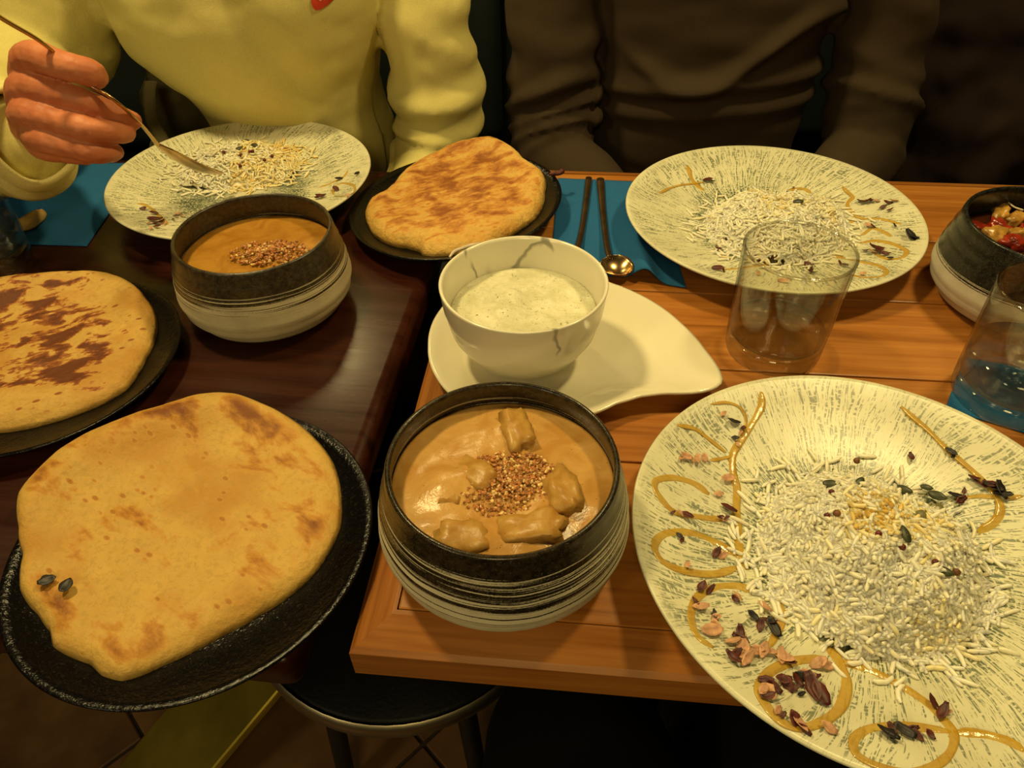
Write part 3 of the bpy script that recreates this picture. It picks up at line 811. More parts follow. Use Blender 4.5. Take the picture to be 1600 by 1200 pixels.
FP = [(178, 258, 'p', 1.2), (196, 270, 'p', 1.1), (215, 266, 'p', 1.2), (236, 262, 'p', 1.0), (165, 265, 'p', .9), (322, 156, 'k', 1.5), (328, 202, 'k', .8), (352, 175, 'd', .9), (345, 185, 'p', .8), (290, 130, 'p', .8),
      (335, 222, 'p', .6), (305, 326, 'p', 1.5), (305, 418, 'd', 1.6), (290, 446, 'd', 1.2), (296, 450, 'p', 1.1), (276, 372, 'p', 1.0), (182, 438, 'd', 1.3), (160, 430, 'p', .8), (138, 428, 'd', .6), (268, 550, 'd', 1.2),
      (288, 556, 'p', 1.0), (160, 498, 'k', .8), (165, 510, 'd', .6), (184, 588, 'p', .8), (228, 655, 'd', 1.2), (250, 660, 'd', 1.1), (332, 682, 'p', 1.1), (325, 688, 'd', .8), (205, 696, 'd', .8), (222, 714, 'p', 1.4),
      (265, 734, 'k', .8), (270, 742, 'p', .8), (255, 785, 'p', 1.8), (268, 775, 'p', 1.4), (340, 790, 'd', 1.2), (348, 812, 'd', 1.5), (320, 820, 'p', 1.3), (352, 845, 'p', 1.7), (330, 850, 'd', 1.0), (318, 868, 'd', 1.4),
      (360, 870, 'p', 1.6), (372, 850, 'p', 1.4), (395, 840, 'p', 1.2), (410, 848, 'p', 1.7), (430, 850, 'p', 1.3), (405, 770, 'd', 1.2), (440, 775, 'k', 1.8), (430, 760, 'd', 1.2), (380, 740, 'k', 1.2), (415, 715, 'p', 1.3),
      (475, 868, 'p', 1.6), (490, 880, 'd', 1.2), (465, 862, 'p', 1.5), (420, 935, 'd', 1.2), (430, 970, 'p', 1.6), (410, 965, 'p', 1.3), (440, 950, 'd', 1.4), (425, 985, 'd', 1.2), (470, 935, 'd', 1.3), (485, 945, 'd', 1.4),
      (510, 935, 'd', 1.2), (520, 920, 'k', 1.1), (545, 915, 'p', 1.3), (558, 930, 'd', 1.4), (565, 960, 'd', 2.3), (580, 975, 'd', 2.0), (525, 975, 'k', .7), (505, 960, 'd', 1.0), (580, 885, 'p', 1.5), (600, 890, 'p', 1.3),
      (452, 1026, 'p', .9), (505, 1055, 'd', 1.4), (520, 1068, 'p', 1.6), (535, 1080, 'd', 1.1), (605, 1078, 'p', 1.3), (470, 1040, 'd', .7), (920, 1003, 'd', 1.3), (955, 1035, 'd', 1.6), (965, 1030, 'p', .8),
      (785, 1098, 'k', 1.6), (800, 1104, 'k', 1.1), (836, 1088, 'k', 1.6), (856, 1082, 'd', 1.1), (803, 1080, 'd', .9), (880, 1100, 'd', 1.0), (915, 1098, 'd', .8), (860, 262, 'd', 1.1), (980, 245, 'k', 1.2), (984, 258, 'k', .8),
      (1048, 326, 'd', 1.1), (1060, 340, 'd', 1.2), (1080, 345, 'd', 1.1), (1105, 355, 'k', 1.8), (1125, 362, 'k', 2.0), (1138, 376, 'k', 1.6), (1100, 345, 'd', 1.3), (992, 380, 'k', 1.6), (1005, 390, 'd', 1.2), (1020, 365, 'd', .8), (893, 722, 'd', .8)]
def whereF(x, y):
    if x > 700: return 'on the right drizzle of the front plate' if y < 800 else 'by the bottom right loop of the front plate'
    if y < 300: return 'near the upper left rim of the front plate'
    if y < 640: return 'beside the left loops of the front plate'
    if y < 780: return 'below the left loops of the front plate'
    return 'heaped at the lower left of the front plate' if y < 900 else 'inside the bottom loop of the front plate'
petals('F', FP, Z7, whereF, 5)
RP = [(450, 190, 'd', 1.6), (470, 195, 'k', 1.2), (905, 262, 'd', 1.3), (885, 290, 'k', 1.4), (995, 308, 'd', 1.3), (950, 340, 'd', .9), (1200, 296, 'd', 2.0), (1230, 290, 'd', 1.4), (1255, 290, 'p', 1.2), (1290, 320, 'd', 1.2), (1310, 300, 'd', 1.5),
      (1325, 335, 'd', 1.1), (1345, 290, 'p', 1.3), (1220, 408, 'p', 1.3), (1345, 408, 'k', 1.0), (1240, 412, 'd', 1.0), (1420, 462, 'k', 2.4), (1440, 468, 'k', 1.7), (1255, 520, 'd', 2.2), (1275, 530, 'd', 2.0), (1240, 535, 'p', 1.4), (1300, 545, 'd', 1.4),
      (1325, 565, 'k', .9), (1205, 530, 'd', 1.0), (540, 490, 'd', 1.6), (500, 520, 'd', 1.1), (498, 616, 'd', 1.7), (520, 622, 'd', 1.0), (930, 600, 'd', 1.4), (940, 630, 'd', 1.5), (1080, 590, 'd', 1.3), (1110, 600, 'd', 1.2), (960, 635, 'k', .9), (815, 675, 'p', 1.6),
      (690, 640, 'p', 1.4), (1035, 412, 'k', 1.0), (1195, 640, 'p', .9), (860, 225, 'd', .7)]
petals('R', RP, Z1, lambda x, y: 'left of the rice on the far right plate' if x < 560 else ('right of the rice on the far right plate' if x > 1150 else 'beside the rice on the far right plate'), 6, .72)
LP = [(265, 520, 'd', 1.1), (320, 545, 'd', 1.4), (330, 585, 'd', 2.2), (350, 600, 'd', 2.0), (310, 580, 'd', 1.4), (380, 600, 'p', 1.4), (300, 600, 'p', 1.2), (340, 620, 'd', 1.2), (430, 580, 'd', .8), (460, 550, 'p', 1.3), (445, 560, 'd', .9), (480, 560, 'p', 1.0),
      (1335, 412, 'd', 1.6), (1250, 455, 'd', 1.9), (1350, 355, 'k', 1.4), (1448, 328, 'k', 1.3), (1230, 460, 'd', 1.0), (1400, 445, 'p', .8), (310, 630, 'p', 1.1)]
petals('L', LP, Z3, lambda x, y: 'at the left of the plate under the spoon' if x < 700 else 'at the right of the plate under the spoon', 7, .72)
for x, y, a in ((885, 292, .1), (948, 280, -.5)):
    put(seed_me['d'], 'pumpkin_seed', on_plate(Z1[0] + Z1[2] * x, Z1[1] + Z1[2] * y, 'R', moundR, .0045), (.3, 0, a), ('left' if x < 900 else 'right') + ' of the two pumpkin seeds on the far right rice', 'seed', 'pumpkin seeds on the far right rice')
for x, y in ((855, 203), (870, 200), (935, 250), (978, 228), (800, 280), (855, 297), (805, 222), (710, 205)):
    put(pep_me['r'], 'peppercorn', on_plate(Z3[0] + Z3[2] * x, Z3[1] + Z3[2] * y, 'L', moundL, .0042), (x, y, 0), 'small dark red peppercorn on the half-eaten rice', 'peppercorn', 'peppercorns on the half-eaten rice', .95)
for x, y, a in ((830, 142, .2), (880, 165, -.5), (800, 182, .4), (765, 312, -.3)):
    put(seed_me['d'], 'pumpkin_seed', on_plate(Z3[0] + Z3[2] * x, Z3[1] + Z3[2] * y, 'L', moundL, .0042), (.2, 0, a), 'dark pumpkin seed on the half-eaten rice', 'seed', 'pumpkin seeds on the half-eaten rice', .9)
# ------------------------------------------------------------------ stoneware bowls
def bowl_prof():
    o = [(0, .004), (.045, .004), (.050, 0), (.056, 0), (.0655, .0065), (.0725, .017), (.0752, .027), (.0748, .036), (.0730, .046), (.0705, .056), (.0683, .066), (.0668, .0725), (.0660, .0748), (.0645, .0756),
         (.0630, .0745), (.0626, .072), (.0640, .062), (.0668, .050), (.0690, .038), (.0685, .026), (.062, .016), (.048, .0085), (0, .0075)]
    out = []
    for (r, z), (r2, z2) in zip(o, o[1:]):
        for k in range(3):
            t = k / 3; out.append((r + (r2 - r) * t, z + (z2 - z) * t))
    out.append(o[-1])
    # throwing rings on the outside
    return [(r + (.0005 * math.sin(z * 900 + 1.2 * math.sin(z * 300)) if .012 < z < .07 and i < 42 and r > .06 else 0), z) for i, (r, z) in enumerate(out)]
BP = bowl_prof()
def r_in(z): return float(np.interp(z, [.0075, .0085, .016, .026, .038, .050, .062, .072], [0, .048, .062, .0685, .0690, .0668, .0640, .0626]))
bowlA = (-.0062, .2765, TOP); bowlB = (-.2172, .5478, DARK); bowlC = (.4405, .5190, TOP)
for (x, y, b), m, lb in ((bowlA, m_stoneA, 'stoneware bowl with fine dark bands, in the front centre on the wooden table'),
                         (bowlB, m_stoneB, 'brown and cream stoneware bowl on the dark table, in front of the held spoon'),
                         (bowlC, m_stoneC, 'black-topped stoneware bowl of vegetables cut off by the right frame edge')):
    o = mk('stoneware_bowl', lathe(BP, 128), m, loc=(x, y, b + .0004), rot=(0, 0, x * 9))
    tag(o, lb, 'bowl', 'stoneware curry bowls')
def liquid(name, bowl, z, mat, label, cat, bumps, amp=.0008, R=None, seed=0):
    """surface of a sauce filling a bowl, with its body below"""
    x0, y0, b = bowl; R = (R or r_in(z)) - .0006; n1, n2 = 40, 96; V, F = [Vector((0, 0, z))], []
    for i in range(1, n1 + 1):
        for k in range(n2):
            a = 2 * PI * k / n2; r = R * i / n1; x, y = r * math.cos(a), r * math.sin(a)
            h = sum(A * math.exp(-((x - bx) ** 2 + (y - by) ** 2) / s ** 2) for bx, by, s, A in bumps)
            edge = sstep(1.0, .9, i / n1)
            V.append(Vector((x, y, z + (h + amp * (mn.noise(Vector((x * 45, y * 45, seed))) + .5 * mn.noise(Vector((x * 120, y * 120, seed))))) * edge)))
    for k in range(n2):
        F.append((0, 1 + k, 1 + (k + 1) % n2))
        for i in range(n1 - 1):
            a, a2 = 1 + i * n2 + k, 1 + i * n2 + (k + 1) % n2
            F.append((a, a + n2, a2 + n2, a2))
    # sides and underside
    for zz, rr in ((z - .006, R - .0004), (z - .02, R * .92)):
        base = len(V)
        for k in range(n2):
            a = 2 * PI * k / n2; V.append(Vector((rr * math.cos(a), rr * math.sin(a), zz)))
        prev = base - n2
        for k in range(n2):
            k2 = (k + 1) % n2; F.append((prev + k, base + k, base + k2, prev + k2))
    F.append(tuple(range(len(V) - n2, len(V)))[::-1])
    o = mk(name, (V, F), mat, loc=(x0, y0, b + .0004))
    return tag(o, label, cat)
def chunk(name, p, size, rot, mat, label, cat, group, seed, rough=.16):
    v, f = ball((0, 0, 0), 1, 3)
    out = []
    for q in v:
        q = Vector(q); s = max(abs(q.x), abs(q.y), abs(q.z)); q = q.lerp(q / s * .82, .62)
        k = 1 + rough * mn.noise(q * 1.7 + Vector((seed, 0, 0))) + rough * .6 * mn.noise(q * 4.5 + Vector((0, seed, 0))) + rough * .25 * mn.noise(q * 9 + Vector((0, seed, 0)))
        out.append(Vector((q.x * size[0] * k, q.y * size[1] * k, q.z * size[2] * k)))
    o = mk(name, (out, f), mat, loc=p, rot=rot)
    return tag(o, label, cat, group)
def crumbs(name, center, n, rad, size, mat, label, cat, seed, z, pale=None, sq=(1, 1), share=.2):
    """heap of crushed bits, as one mass"""
    rnd = random.Random(seed); G = []
    V, F, MI = [], [], []
    for i in range(n):
        a = rnd.uniform(0, 2 * PI); r = rad * rnd.random() ** .75
        s = size * rnd.uniform(.45, 1.2)
        g = ball((0, 0, 0), s, 1, (1, rnd.uniform(.6, 1), rnd.uniform(.5, .9)), .25, i)
        c = Vector((r * math.cos(a) * sq[0], r * math.sin(a) * sq[1], z(r) + rnd.random() * size * .9))
        e = Matrix.Rotation(rnd.uniform(0, 6), 3, 'Z') @ Matrix.Rotation(rnd.uniform(-1, 1), 3, 'X')
        k = len(V); V += [e @ p + c for p in g[0]]; F += [tuple(q + k for q in f) for f in g[1]]
        MI += [1 if pale and rnd.random() < share else 0] * len(g[1])
    o = mk(name, (V, F), mat, loc=center, smooth=False)
    if pale:
        o.data.materials.append(pale); o.data.polygons.foreach_set('material_index', MI)
    return tag(o, label, cat, kind='stuff')
Z6 = (560, 580, .41667)
def inA(x, y, z=.058):
    p = at(Z6[0] + Z6[2] * x, Z6[1] + Z6[2] * y, bowlA[2] + z); return p
def relA(x, y): p = inA(x, y); return p.x - bowlA[0], p.y - bowlA[1]
LA = .0575
meat = [((595, 235), (.0085, .016, .008), .25, 'piece of chicken at the far side of the front curry, largest and standing highest'),
        ((440, 400), (.014, .008, .0065), -.75, 'piece of chicken under the crushed nuts of the front curry'),
        ((762, 470), (.009, .015, .009), .15, 'piece of chicken at the right of the front curry'),
        ((650, 600), (.017, .0095, .0075), .05, 'piece of chicken at the near right of the front curry'),
        ((395, 640), (.015, .010, .007), .15, 'piece of chicken at the near left rim of the front curry'),
        ((310, 450), (.011, .013, .006), .5, 'sunken piece of chicken at the left of the front curry')]
bumps = [(*relA(*c), max(s[:2]) * 1.15, .0050) for c, s, _, _ in meat] + [(*relA(575, 440), .018, .003)]
liquid('curry', bowlA, LA, m_curryA, 'creamy orange-tan chicken curry in the front centre bowl', 'curry', bumps, .0010, seed=2)
for i, (c, s, rz, lb) in enumerate(meat):
    p = inA(*c); chunk('chicken_piece', (p.x, p.y, bowlA[2] + LA + (.001, .001, .0015, .0015, .0, -.002)[i]), tuple(k * 1.2 for k in s), (.15 * math.sin(i * 2), .2 * math.cos(i * 3), rz), m_chicken, lb, 'chicken', 'chicken pieces in the front curry', i * 3.3, .34)
pn = inA(575, 435)
crumbs('crushed_nuts', (pn.x, pn.y, bowlA[2] + LA + .0035), 1000, .031, .0013, m_nut, 'crushed reddish nuts sprinkled on the front curry', 'nuts', 4, lambda r: .0045 * (1 - r / .029), m_nutpale, (1.05, .8), .25)

# brown bowl
LB = .052
p = at(425, 400, DARK + LB)
liquid('curry', bowlB, LB, m_curryB, 'smooth orange curry in the brown bowl', 'curry', [(p.x - bowlB[0], p.y - bowlB[1], .022, .003)], .0006, seed=7)
crumbs('crushed_nuts', (p.x, p.y, DARK + LB + .003), 420, .028, .0019, m_nut, 'crushed nuts heaped on the smooth orange curry', 'nuts', 9, lambda r: .004 * (1 - r / .026), m_nutpale, (1.3, .7))

# black bowl
LC = .050
liquid('curry', bowlC, LC, m_curryC, 'dark red vegetable sauce in the black-topped bowl', 'curry', [], .0012, seed=13)
Z9 = (1440, 280, .2)
for i, (x, y, s, rz, mt, lb) in enumerate([
    (490, 380, (.011, .005, .003), .1, m_pepred, 'red pepper strip lying at the left of the vegetable bowl'), (620, 370, (.006, .008, .004), .5, m_pepred, 'upright triangular red pepper piece in the vegetable bowl'),
    (560, 450, (.009, .007, .006), .3, m_potato, 'yellow vegetable chunk at the near side of the vegetable bowl'), (620, 270, (.006, .011, .005), -.5, m_potato, 'yellow vegetable stick at the far side of the vegetable bowl'),
    (745, 310, (.012, .005, .005), .35, m_potato, 'long yellow vegetable stick beside the frame edge'), (765, 430, (.008, .006, .005), .1, m_potato, 'small yellow vegetable chunk beside the frame edge'),
    (740, 500, (.011, .008, .005), .4, m_pepred, 'mashed red vegetable piece near the rim of the vegetable bowl'), (860, 400, (.010, .008, .005), .8, m_pepred, 'red pepper piece beyond the frame edge')]):
    q = at(Z9[0] + Z9[2] * x, Z9[1] + Z9[2] * y, TOP + LC + .003)
    chunk('vegetable_piece', (q.x, q.y, TOP + LC + .0025), tuple(k * 1.25 for k in s), (.25 * math.sin(i), .3 * math.cos(i), rz), mt, lb, 'vegetable', 'vegetables in the black-topped bowl', i * 2.1, .5)
q = [at(Z9[0] + Z9[2] * x, Z9[1] + Z9[2] * y, TOP + LC + .010) for x, y in ((570, 150), (610, 135), (660, 165), (720, 215), (790, 240))]
tag(mk('onion_strand', move(round_tube(q, [.0007] * 5, 8, 5), -q[2]), m_onion, loc=q[2]), 'thin pale onion strand curling at the far side of the vegetable bowl', 'onion')

# ------------------------------------------------------------------ white bowl on the comma-shaped dish
DO = [(669, 540), (671, 565), (683, 592), (705, 618), (740, 640), (790, 654), (850, 660), (900, 654), (932, 645), (964, 630), (1001, 619), (1039, 614), (1075, 615), (1105, 612), (1128, 602), (1130, 592),
      (1125, 579), (1102, 547), (1065, 506), (1027, 476), (990, 456), (950, 441), (900, 431), (830, 425), (765, 434), (715, 458), (685, 488), (672, 515)]
poly = [at(x, y, TOP + .016) for x, y in DO]
dc = (.022, .450)
n = 180
th, rr = radial([(p.x, p.y) for p in poly], n, *dc)
k5 = np.exp(-np.linspace(-2, 2, 5) ** 2); k5 /= k5.sum(); rr = np.convolve(np.concatenate([rr[-2:], rr, rr[:2]]), k5, 'valid')
UP = [(0, .0048), (.3, .0048), (.55, .005), (.66, .0056), (.71, .0078), (.80, .0112), (.92, .0148), (.98, .0165), (1.0, .0160), (1.0, .0145), (.96, .0120), (.8, .0075), (.62, .0012), (.56, 0), (.52, .0), (.5, .002), (0, .002)]
V, F, rows = [], [], []
for u, z in UP:
    if u == 0: rows.append([len(V)]); V.append(Vector((0, 0, z))); continue
    row = []
    for t, r in zip(th, rr):
        row.append(len(V)); V.append(Vector((r * u * math.cos(t), r * u * math.sin(t), z)))
    rows.append(row)
for a, b in zip(rows, rows[1:]):
    for k in range(n):
        k2 = (k + 1) % n
        if len(a) == 1: F.append((a[0], b[k], b[k2]))
        elif len(b) == 1: F.append((a[k2], a[k], b[0]))
        else: F.append((a[k2], a[k], b[k], b[k2]))
tag(mk('comma_dish', (V, F), m_porcelain, loc=(*dc, TOP + .0004)), 'white porcelain comma-shaped dish with a pointed tip, under the veined bowl', 'dish')
wb = (.0098, .4540, TOP + .0056)
WB = [(0, .004), (.026, .004), (.028, 0), (.032, 0), (.0345, .0035), (.0465, .0125), (.0560, .0290), (.0608, .0480), (.0628, .0670), (.0631, .0688), (.0622, .0696), (.0608, .0690), (.0600, .0670), (.0580, .0480), (.0532, .0300), (.0440, .0155), (.03, .0085), (0, .0075)]
tag(mk('small_bowl', lathe(WB, 128), m_marble, loc=wb, rot=(0, 0, .4)), 'white porcelain bowl with grey marble veins, standing on the comma-shaped dish', 'bowl')
liquid('raita', (wb[0], wb[1], wb[2]), .043, m_raita, 'white yoghurt raita flecked with green herbs in the veined bowl', 'sauce', [(-.01, .004, .014, .002), (.012, -.014, .012, .0018), (-.022, -.012, .009, .0015)], .0026, .0566, 21)

# ------------------------------------------------------------------ black plates and flatbreads
BPL = [(0, .003), (.055, .003), (.059, 0), (.065, 0), (.069, .003), (.095, .0080), (.1075, .0142), (.1100, .0166), (.1105, .0180), (.1095, .0187), (.1040, .0158), (.0900, .0098), (.0700, .0065), (0, .006)]
bpr = [p[0] for p in BPL[9:]][::-1]; bpz = [p[1] for p in BPL[9:]][::-1]
def zblack(r): return float(np.interp(r, bpr, bpz))
def naan(center, base, tiltx, outline, zmid, thick, mat, label, seed, puff=.002, sc_=None):
    """flatbread: an outline resting on the plate, puffed and rounded at the edge"""
    if sc_: outline = [(sc_[0] + sc_[2] * x, sc_[1] + sc_[2] * y) for x, y in outline]
    pts = [at(x, y, base + zmid + tiltx * (at(x, y, base + zmid).x - center[0])) for x, y in outline]
    c = sum(pts, Vector()) / len(pts); nA, nR = 192, 34
    th, rr = radial([(p.x, p.y) for p in pts], nA, c.x, c.y)
    V, F = [], []; rim = []
    def height(x, y, u, top):
        r = math.hypot(x + c.x - center[0], y + c.y - center[1]); zb = zblack(r) + .0006
        if not top: return zb
        e = max(0, 1 - u ** 5) ** .55
        lump = puff * (1.3 * mn.noise(Vector((x * 26, y * 26, seed))) + .8 * mn.noise(Vector((x * 70, y * 70, seed + 5))) + .3 * mn.noise(Vector((x * 190, y * 190, seed))))
        fat = thick * (1 + .35 * sstep(.6, .92, u) * (1 - sstep(.94, 1, u)))
        return zb + fat * e + lump * e
    V.append(Vector((0, 0, height(0, 0, 0, True)))); rim.append(0)
    for i in range(1, nR + 1):
        u = (i / nR) ** .8
        for k in range(nA):
            x, y = rr[k] * u * math.cos(th[k]), rr[k] * u * math.sin(th[k]); V.append(Vector((x, y, height(x, y, u, True)))); rim.append(u)
    for k in range(nA):
        F.append((0, 1 + k, 1 + (k + 1) % nA))
    def ring(i): return 1 + (i - 1) * nA
    for i in range(1, nR):
        for k in range(nA):
            k2 = (k + 1) % nA; F.append((ring(i) + k, ring(i + 1) + k, ring(i + 1) + k2, ring(i) + k2))
    last = ring(nR)
    for u in (.97, .6):
        b0 = len(V)
        for k in range(nA):
            x, y = rr[k] * u * math.cos(th[k]), rr[k] * u * math.sin(th[k]); V.append(Vector((x, y, height(x, y, u, False)))); rim.append(1)
        for k in range(nA):
            k2 = (k + 1) % nA; F.append((last + k, b0 + k, b0 + k2, last + k2))
        last = b0
    F.append(tuple(range(last, last + nA))[::-1])
    o = mk('flatbread', (V, F), mat, loc=(c.x, c.y, base + tiltx * (c.x - center[0])), rot=(0, -math.atan(tiltx), 0))
    a_ = o.data.attributes.new('rim', 'FLOAT', 'POINT'); a_.data.foreach_set('value', rim)
    return tag(o, label, 'bread', 'flatbreads on black plates')
kF, kL, kM = (-.2005, .2775), (-.3816, .4540), (-.0545, .6890)
bp0 = None
for (x, y), tl, lb in ((kF, 0, 'black plate under the large pale flatbread, in the front left'), (kL, 0, 'black plate under the spotted flatbread at the left frame edge'), (kM, 5.0, 'black plate under the toasted flatbread, bridging the two tables')):
    if bp0 is None: o = bp0 = mk('black_plate', lathe(BPL, 144), m_black)
    else: o = dup(bp0)
    o.location = (x, y, DARK + .0004 + (.0055 if tl else 0)); o.rotation_euler = (0, -R_(tl), 0)
    tag(o, lb, 'plate', 'black glazed plates')
NF = [(345, 619), (375, 622), (410, 635), (450, 655), (487, 680), (520, 720), (532, 775), (530, 815), (515, 850), (490, 885), (450, 920), (400, 950), (345, 980), (300, 1005), (250, 1030), (210, 1050), (185, 1058), (155, 1050), (135, 1030), (105, 1020),
      (78, 1005), (72, 980), (55, 955), (40, 940), (30, 920), (30, 895), (36, 868), (33, 830), (32, 780), (50, 755), (90, 715), (140, 685), (200, 660), (260, 640), (310, 624)]
naan(kF, DARK, 0, NF, .016, .0115, m_naanF, 'large pale flatbread with a few brown spots, front left', 1.0, .0013)
NL = [(0, 445), (60, 438), (120, 433), (165, 434), (200, 443), (228, 465), (243, 495), (240, 520), (225, 550), (212, 575), (195, 600), (160, 620), (120, 635), (70, 650), (0, 664), (-80, 662), (-140, 630), (-170, 580), (-170, 530), (-130, 480), (-70, 455)]
naan(kL, DARK, 0, NL, .016, .0115, m_naanL, 'flatbread with dark brown scorched patches, cut off by the left frame edge', 2.0, .0014)
NM = [(1000, 45), (1060, 50), (1130, 80), (1200, 120), (1250, 160), (1320, 200), (1380, 240), (1405, 290), (1395, 350), (1385, 430), (1330, 520), (1230, 590), (1100, 670), (950, 745), (800, 780), (620, 797), (540, 785), (510, 745), (430, 722), (310, 705), (200, 650),
      (150, 580), (130, 500), (160, 430), (260, 370), (330, 310), (420, 230), (520, 180), (650, 135), (800, 85), (900, 60)]
naan(kM, DARK + .0055, math.tan(R_(5)), NM, .021, .0150, m_naanM, 'thick golden-brown toasted flatbread in the middle of the far side', 3.0, .0022, (540, 210, .225))

# ------------------------------------------------------------------ tumblers
TUM = [(0, .0015), (.030, .0015), (.034, .0), (.0362, .0015), (.0372, .005), (.0378, .0155), (.0356, .0175), (.032, .0155), (.02, .0145), (0, .0145)]
TW = [(.0378, .0156), (.0384, .03), (.0397, .065), (.0405, .0930), (.0402, .0945), (.0397, .0950), (.0392, .0945), (.0390, .0930), (.0382, .065), (.0368, .03), (.0357, .0176), (.0378, .0156)]
def tumbler(x, y, base, label, water, wl):
    o = mk('tumbler', lathe(TUM, 96), m_glassbase, loc=(x, y, base + .0004))
    tag(o, label, 'glass', 'drinking tumblers')
    mk('wall', lathe(TW, 96), m_glass, o)
    mk('rim', lathe([(.03962 + .00125 * math.cos(q * PI / 5), .0945 + .00125 * math.sin(q * PI / 5)) for q in range(11)], 96), m_glassbase, o)
    z0, z1 = .0143, water; r1 = float(np.interp(z1, [.0185, .03, .065, .093], [.0355, .0368, .0382, .0390]))
    prof = [(0, .0143), (.02, .0143), (.0321, .0153), (.0357, .0184)] + ([(.0370, .03)] if z1 > .031 else []) + [(r1 + .0002, z1 + .0006), (r1 - .0012, z1), (0, z1)]
    tag(mk('water', lathe(prof, 96), m_water, loc=(x, y, base + .0004)), wl, 'water')
tumbler(.2118, .4585, TOP, 'clear tumbler with little water in front of the far right plate', .024, 'shallow water in the tumbler in front of the far right plate')
tumbler(.3690, .3965, TOP + .0012, 'clear tumbler on the blue napkin at the right frame edge', .042, 'water in the tumbler at the right frame edge')
gl = at(-10, 414, DARK)
tumbler(gl.x, gl.y, DARK + .0012, 'clear tumbler at the left frame edge behind the spotted flatbread', .04, 'water in the tumbler at the left frame edge')

# ------------------------------------------------------------------ napkins
def napkin(corners, base, label, bump=None, nx=36, ny=36, th=.0008):
    c = sum(corners, Vector()) / 4; V, F = [], []
    for j in range(ny + 1):
        for i in range(nx + 1):
            s, t = i / nx, j / ny
            p = (corners[0] * (1 - s) + corners[1] * s) * (1 - t) + (corners[3] * (1 - s) + corners[2] * s) * t
            z = .0004 + .0006 * abs(mn.noise(Vector((p.x * 40, p.y * 40, 2)))) + (bump(s, t) if bump else 0)
            V.append(Vector((p.x - c.x, p.y - c.y, z)))
    k = len(V)
    for j in range(ny):
        for i in range(nx):
            a = j * (nx + 1) + i; F.append((a, a + 1, a + nx + 2, a + nx + 1))
    V += [p - Vector((0, 0, 0)) + Vector((0, 0, th)) for p in V]
    F2 = [tuple(q + k for q in f) for f in F]; F = [tuple(reversed(f)) for f in F]
    B = [i for i in range(nx + 1)] + [j * (nx + 1) + nx for j in range(1, ny + 1)] + [ny * (nx + 1) + i for i in range(nx - 1, -1, -1)] + [j * (nx + 1) for j in range(ny - 1, 0, -1)]
    S = [(B[i], B[(i + 1) % len(B)], B[(i + 1) % len(B)] + k, B[i] + k) for i in range(len(B))]
    o = mk('napkin', (V, F + F2 + S), m_napkin, loc=(c.x, c.y, base))
    return tag(o, label, 'napkin', 'blue paper napkins')
c = [at(860, 418, TOP), at(1072, 452, TOP), at(1018, 286, TOP), at(872, 280, TOP)]
def fold(s, t):
    k = sstep(.55, .0, t)
    return k * .014 * math.exp(-((s - .70) / .10) ** 2) + .001 * sstep(.5, .0, t) * sstep(.8, 1, s)
napkin(c, TOP, 'blue paper napkin under the spoon and fork, its near edge curled up', fold, 60, 40)
c = [at(1476, 640, TOP), at(1640, 690, TOP), at(1665, 590, TOP), at(1506, 560, TOP)]
napkin(c, TOP, 'blue paper napkin under the right tumbler')
c = [at(-90, 378, DARK), at(136, 386, DARK), at(225, 256, DARK), at(-50, 256, DARK)]
napkin(c, DARK, 'blue paper napkin on the dark table under the raised hand')

# ------------------------------------------------------------------ cutlery
def spoon_geo(P, W, H, bowl_len, bw, up):
    """path along the handle to the neck, then a bowl; flat sections"""
    pass
def spoon(name, handle, tip, width, label, mats, bw=.0195, up=Vector((0, 0, 1)), hr=.0026, cat='spoon'):
    """handle: points from the end to the neck; tip: end of the bowl"""
    hp = spline(handle, 8); n = len(hp)
    rad = [hr * (1.35 - .35 * i / (n - 1) - .25 * math.sin(PI * i / (n - 1))) for i in range(n)]
    ell = [(.62, 1.25)] * n
    org = handle[-1].copy()
    h = mk(name, move(tube(hp, rad, 12, up=up, ell=ell), -org), mats[1], loc=org)
    ax = tip - handle[-1]; L = ax.length; ax = ax.normalized(); s = ax.cross(up).normalized(); nn = s.cross(ax).normalized()
    V, F = [], []; nu, nv = 22, 15
    for side in (0, 1):
        for i in range(nu + 1):
            u = i / nu; wv = bw * (math.sin(PI * (u ** .82)) ** .5) * (1.0 if u < .99 else 0) + .0012 * (1 - u)
            for j in range(nv + 1):
                v = j / nv * 2 - 1
                d = -.0075 * (1 - v * v) * math.sin(PI * u) ** .6 + .0018 * (1 - math.sin(PI * u))
                V.append(ax * (u * L) + s * (v * wv) + nn * (d - (.0009 if side else 0)))
    m_ = (nu + 1) * (nv + 1)
    for i in range(nu):
        for j in range(nv):
            a = i * (nv + 1) + j; q = (a, a + nv + 1, a + nv + 2, a + 1)
            F.append(tuple(reversed(q))); F.append(tuple(x + m_ for x in q))
    for j in (0, nv):
        for i in range(nu):
            a = i * (nv + 1) + j; q = (a, a + nv + 1, a + nv + 1 + m_, a + m_); F.append(q if j == 0 else tuple(reversed(q)))
    mk('spoon_bowl', (V, F), mats[0], h)
    return tag(h, label, cat)
hz = TOP + .0042
hd = [at(938, 280, hz), at(941, 320, hz), at(945, 360, hz + .002), at(949, 388, hz + .006), at(953, 402, hz + .007)]
spoon('spoon', hd, at(979, 430, hz + .006), 1, 'bronze table spoon on the blue napkin, bowl towards the camera', (m_spoon, m_spoondk), .0150, hr=.0026)
fh = [at(920, 278, hz), at(915, 320, hz), at(909, 360, hz), at(903, 385, hz + .003), at(898, 396, hz + .004)]
fk = mk('fork', move(tube(spline(fh, 8), [.0030 - .0006 * math.sin(PI * i / 32) for i in range(33)], 12, ell=[(.62, 1.2)] * 33), -fh[-1]), m_spoondk, loc=fh[-1])
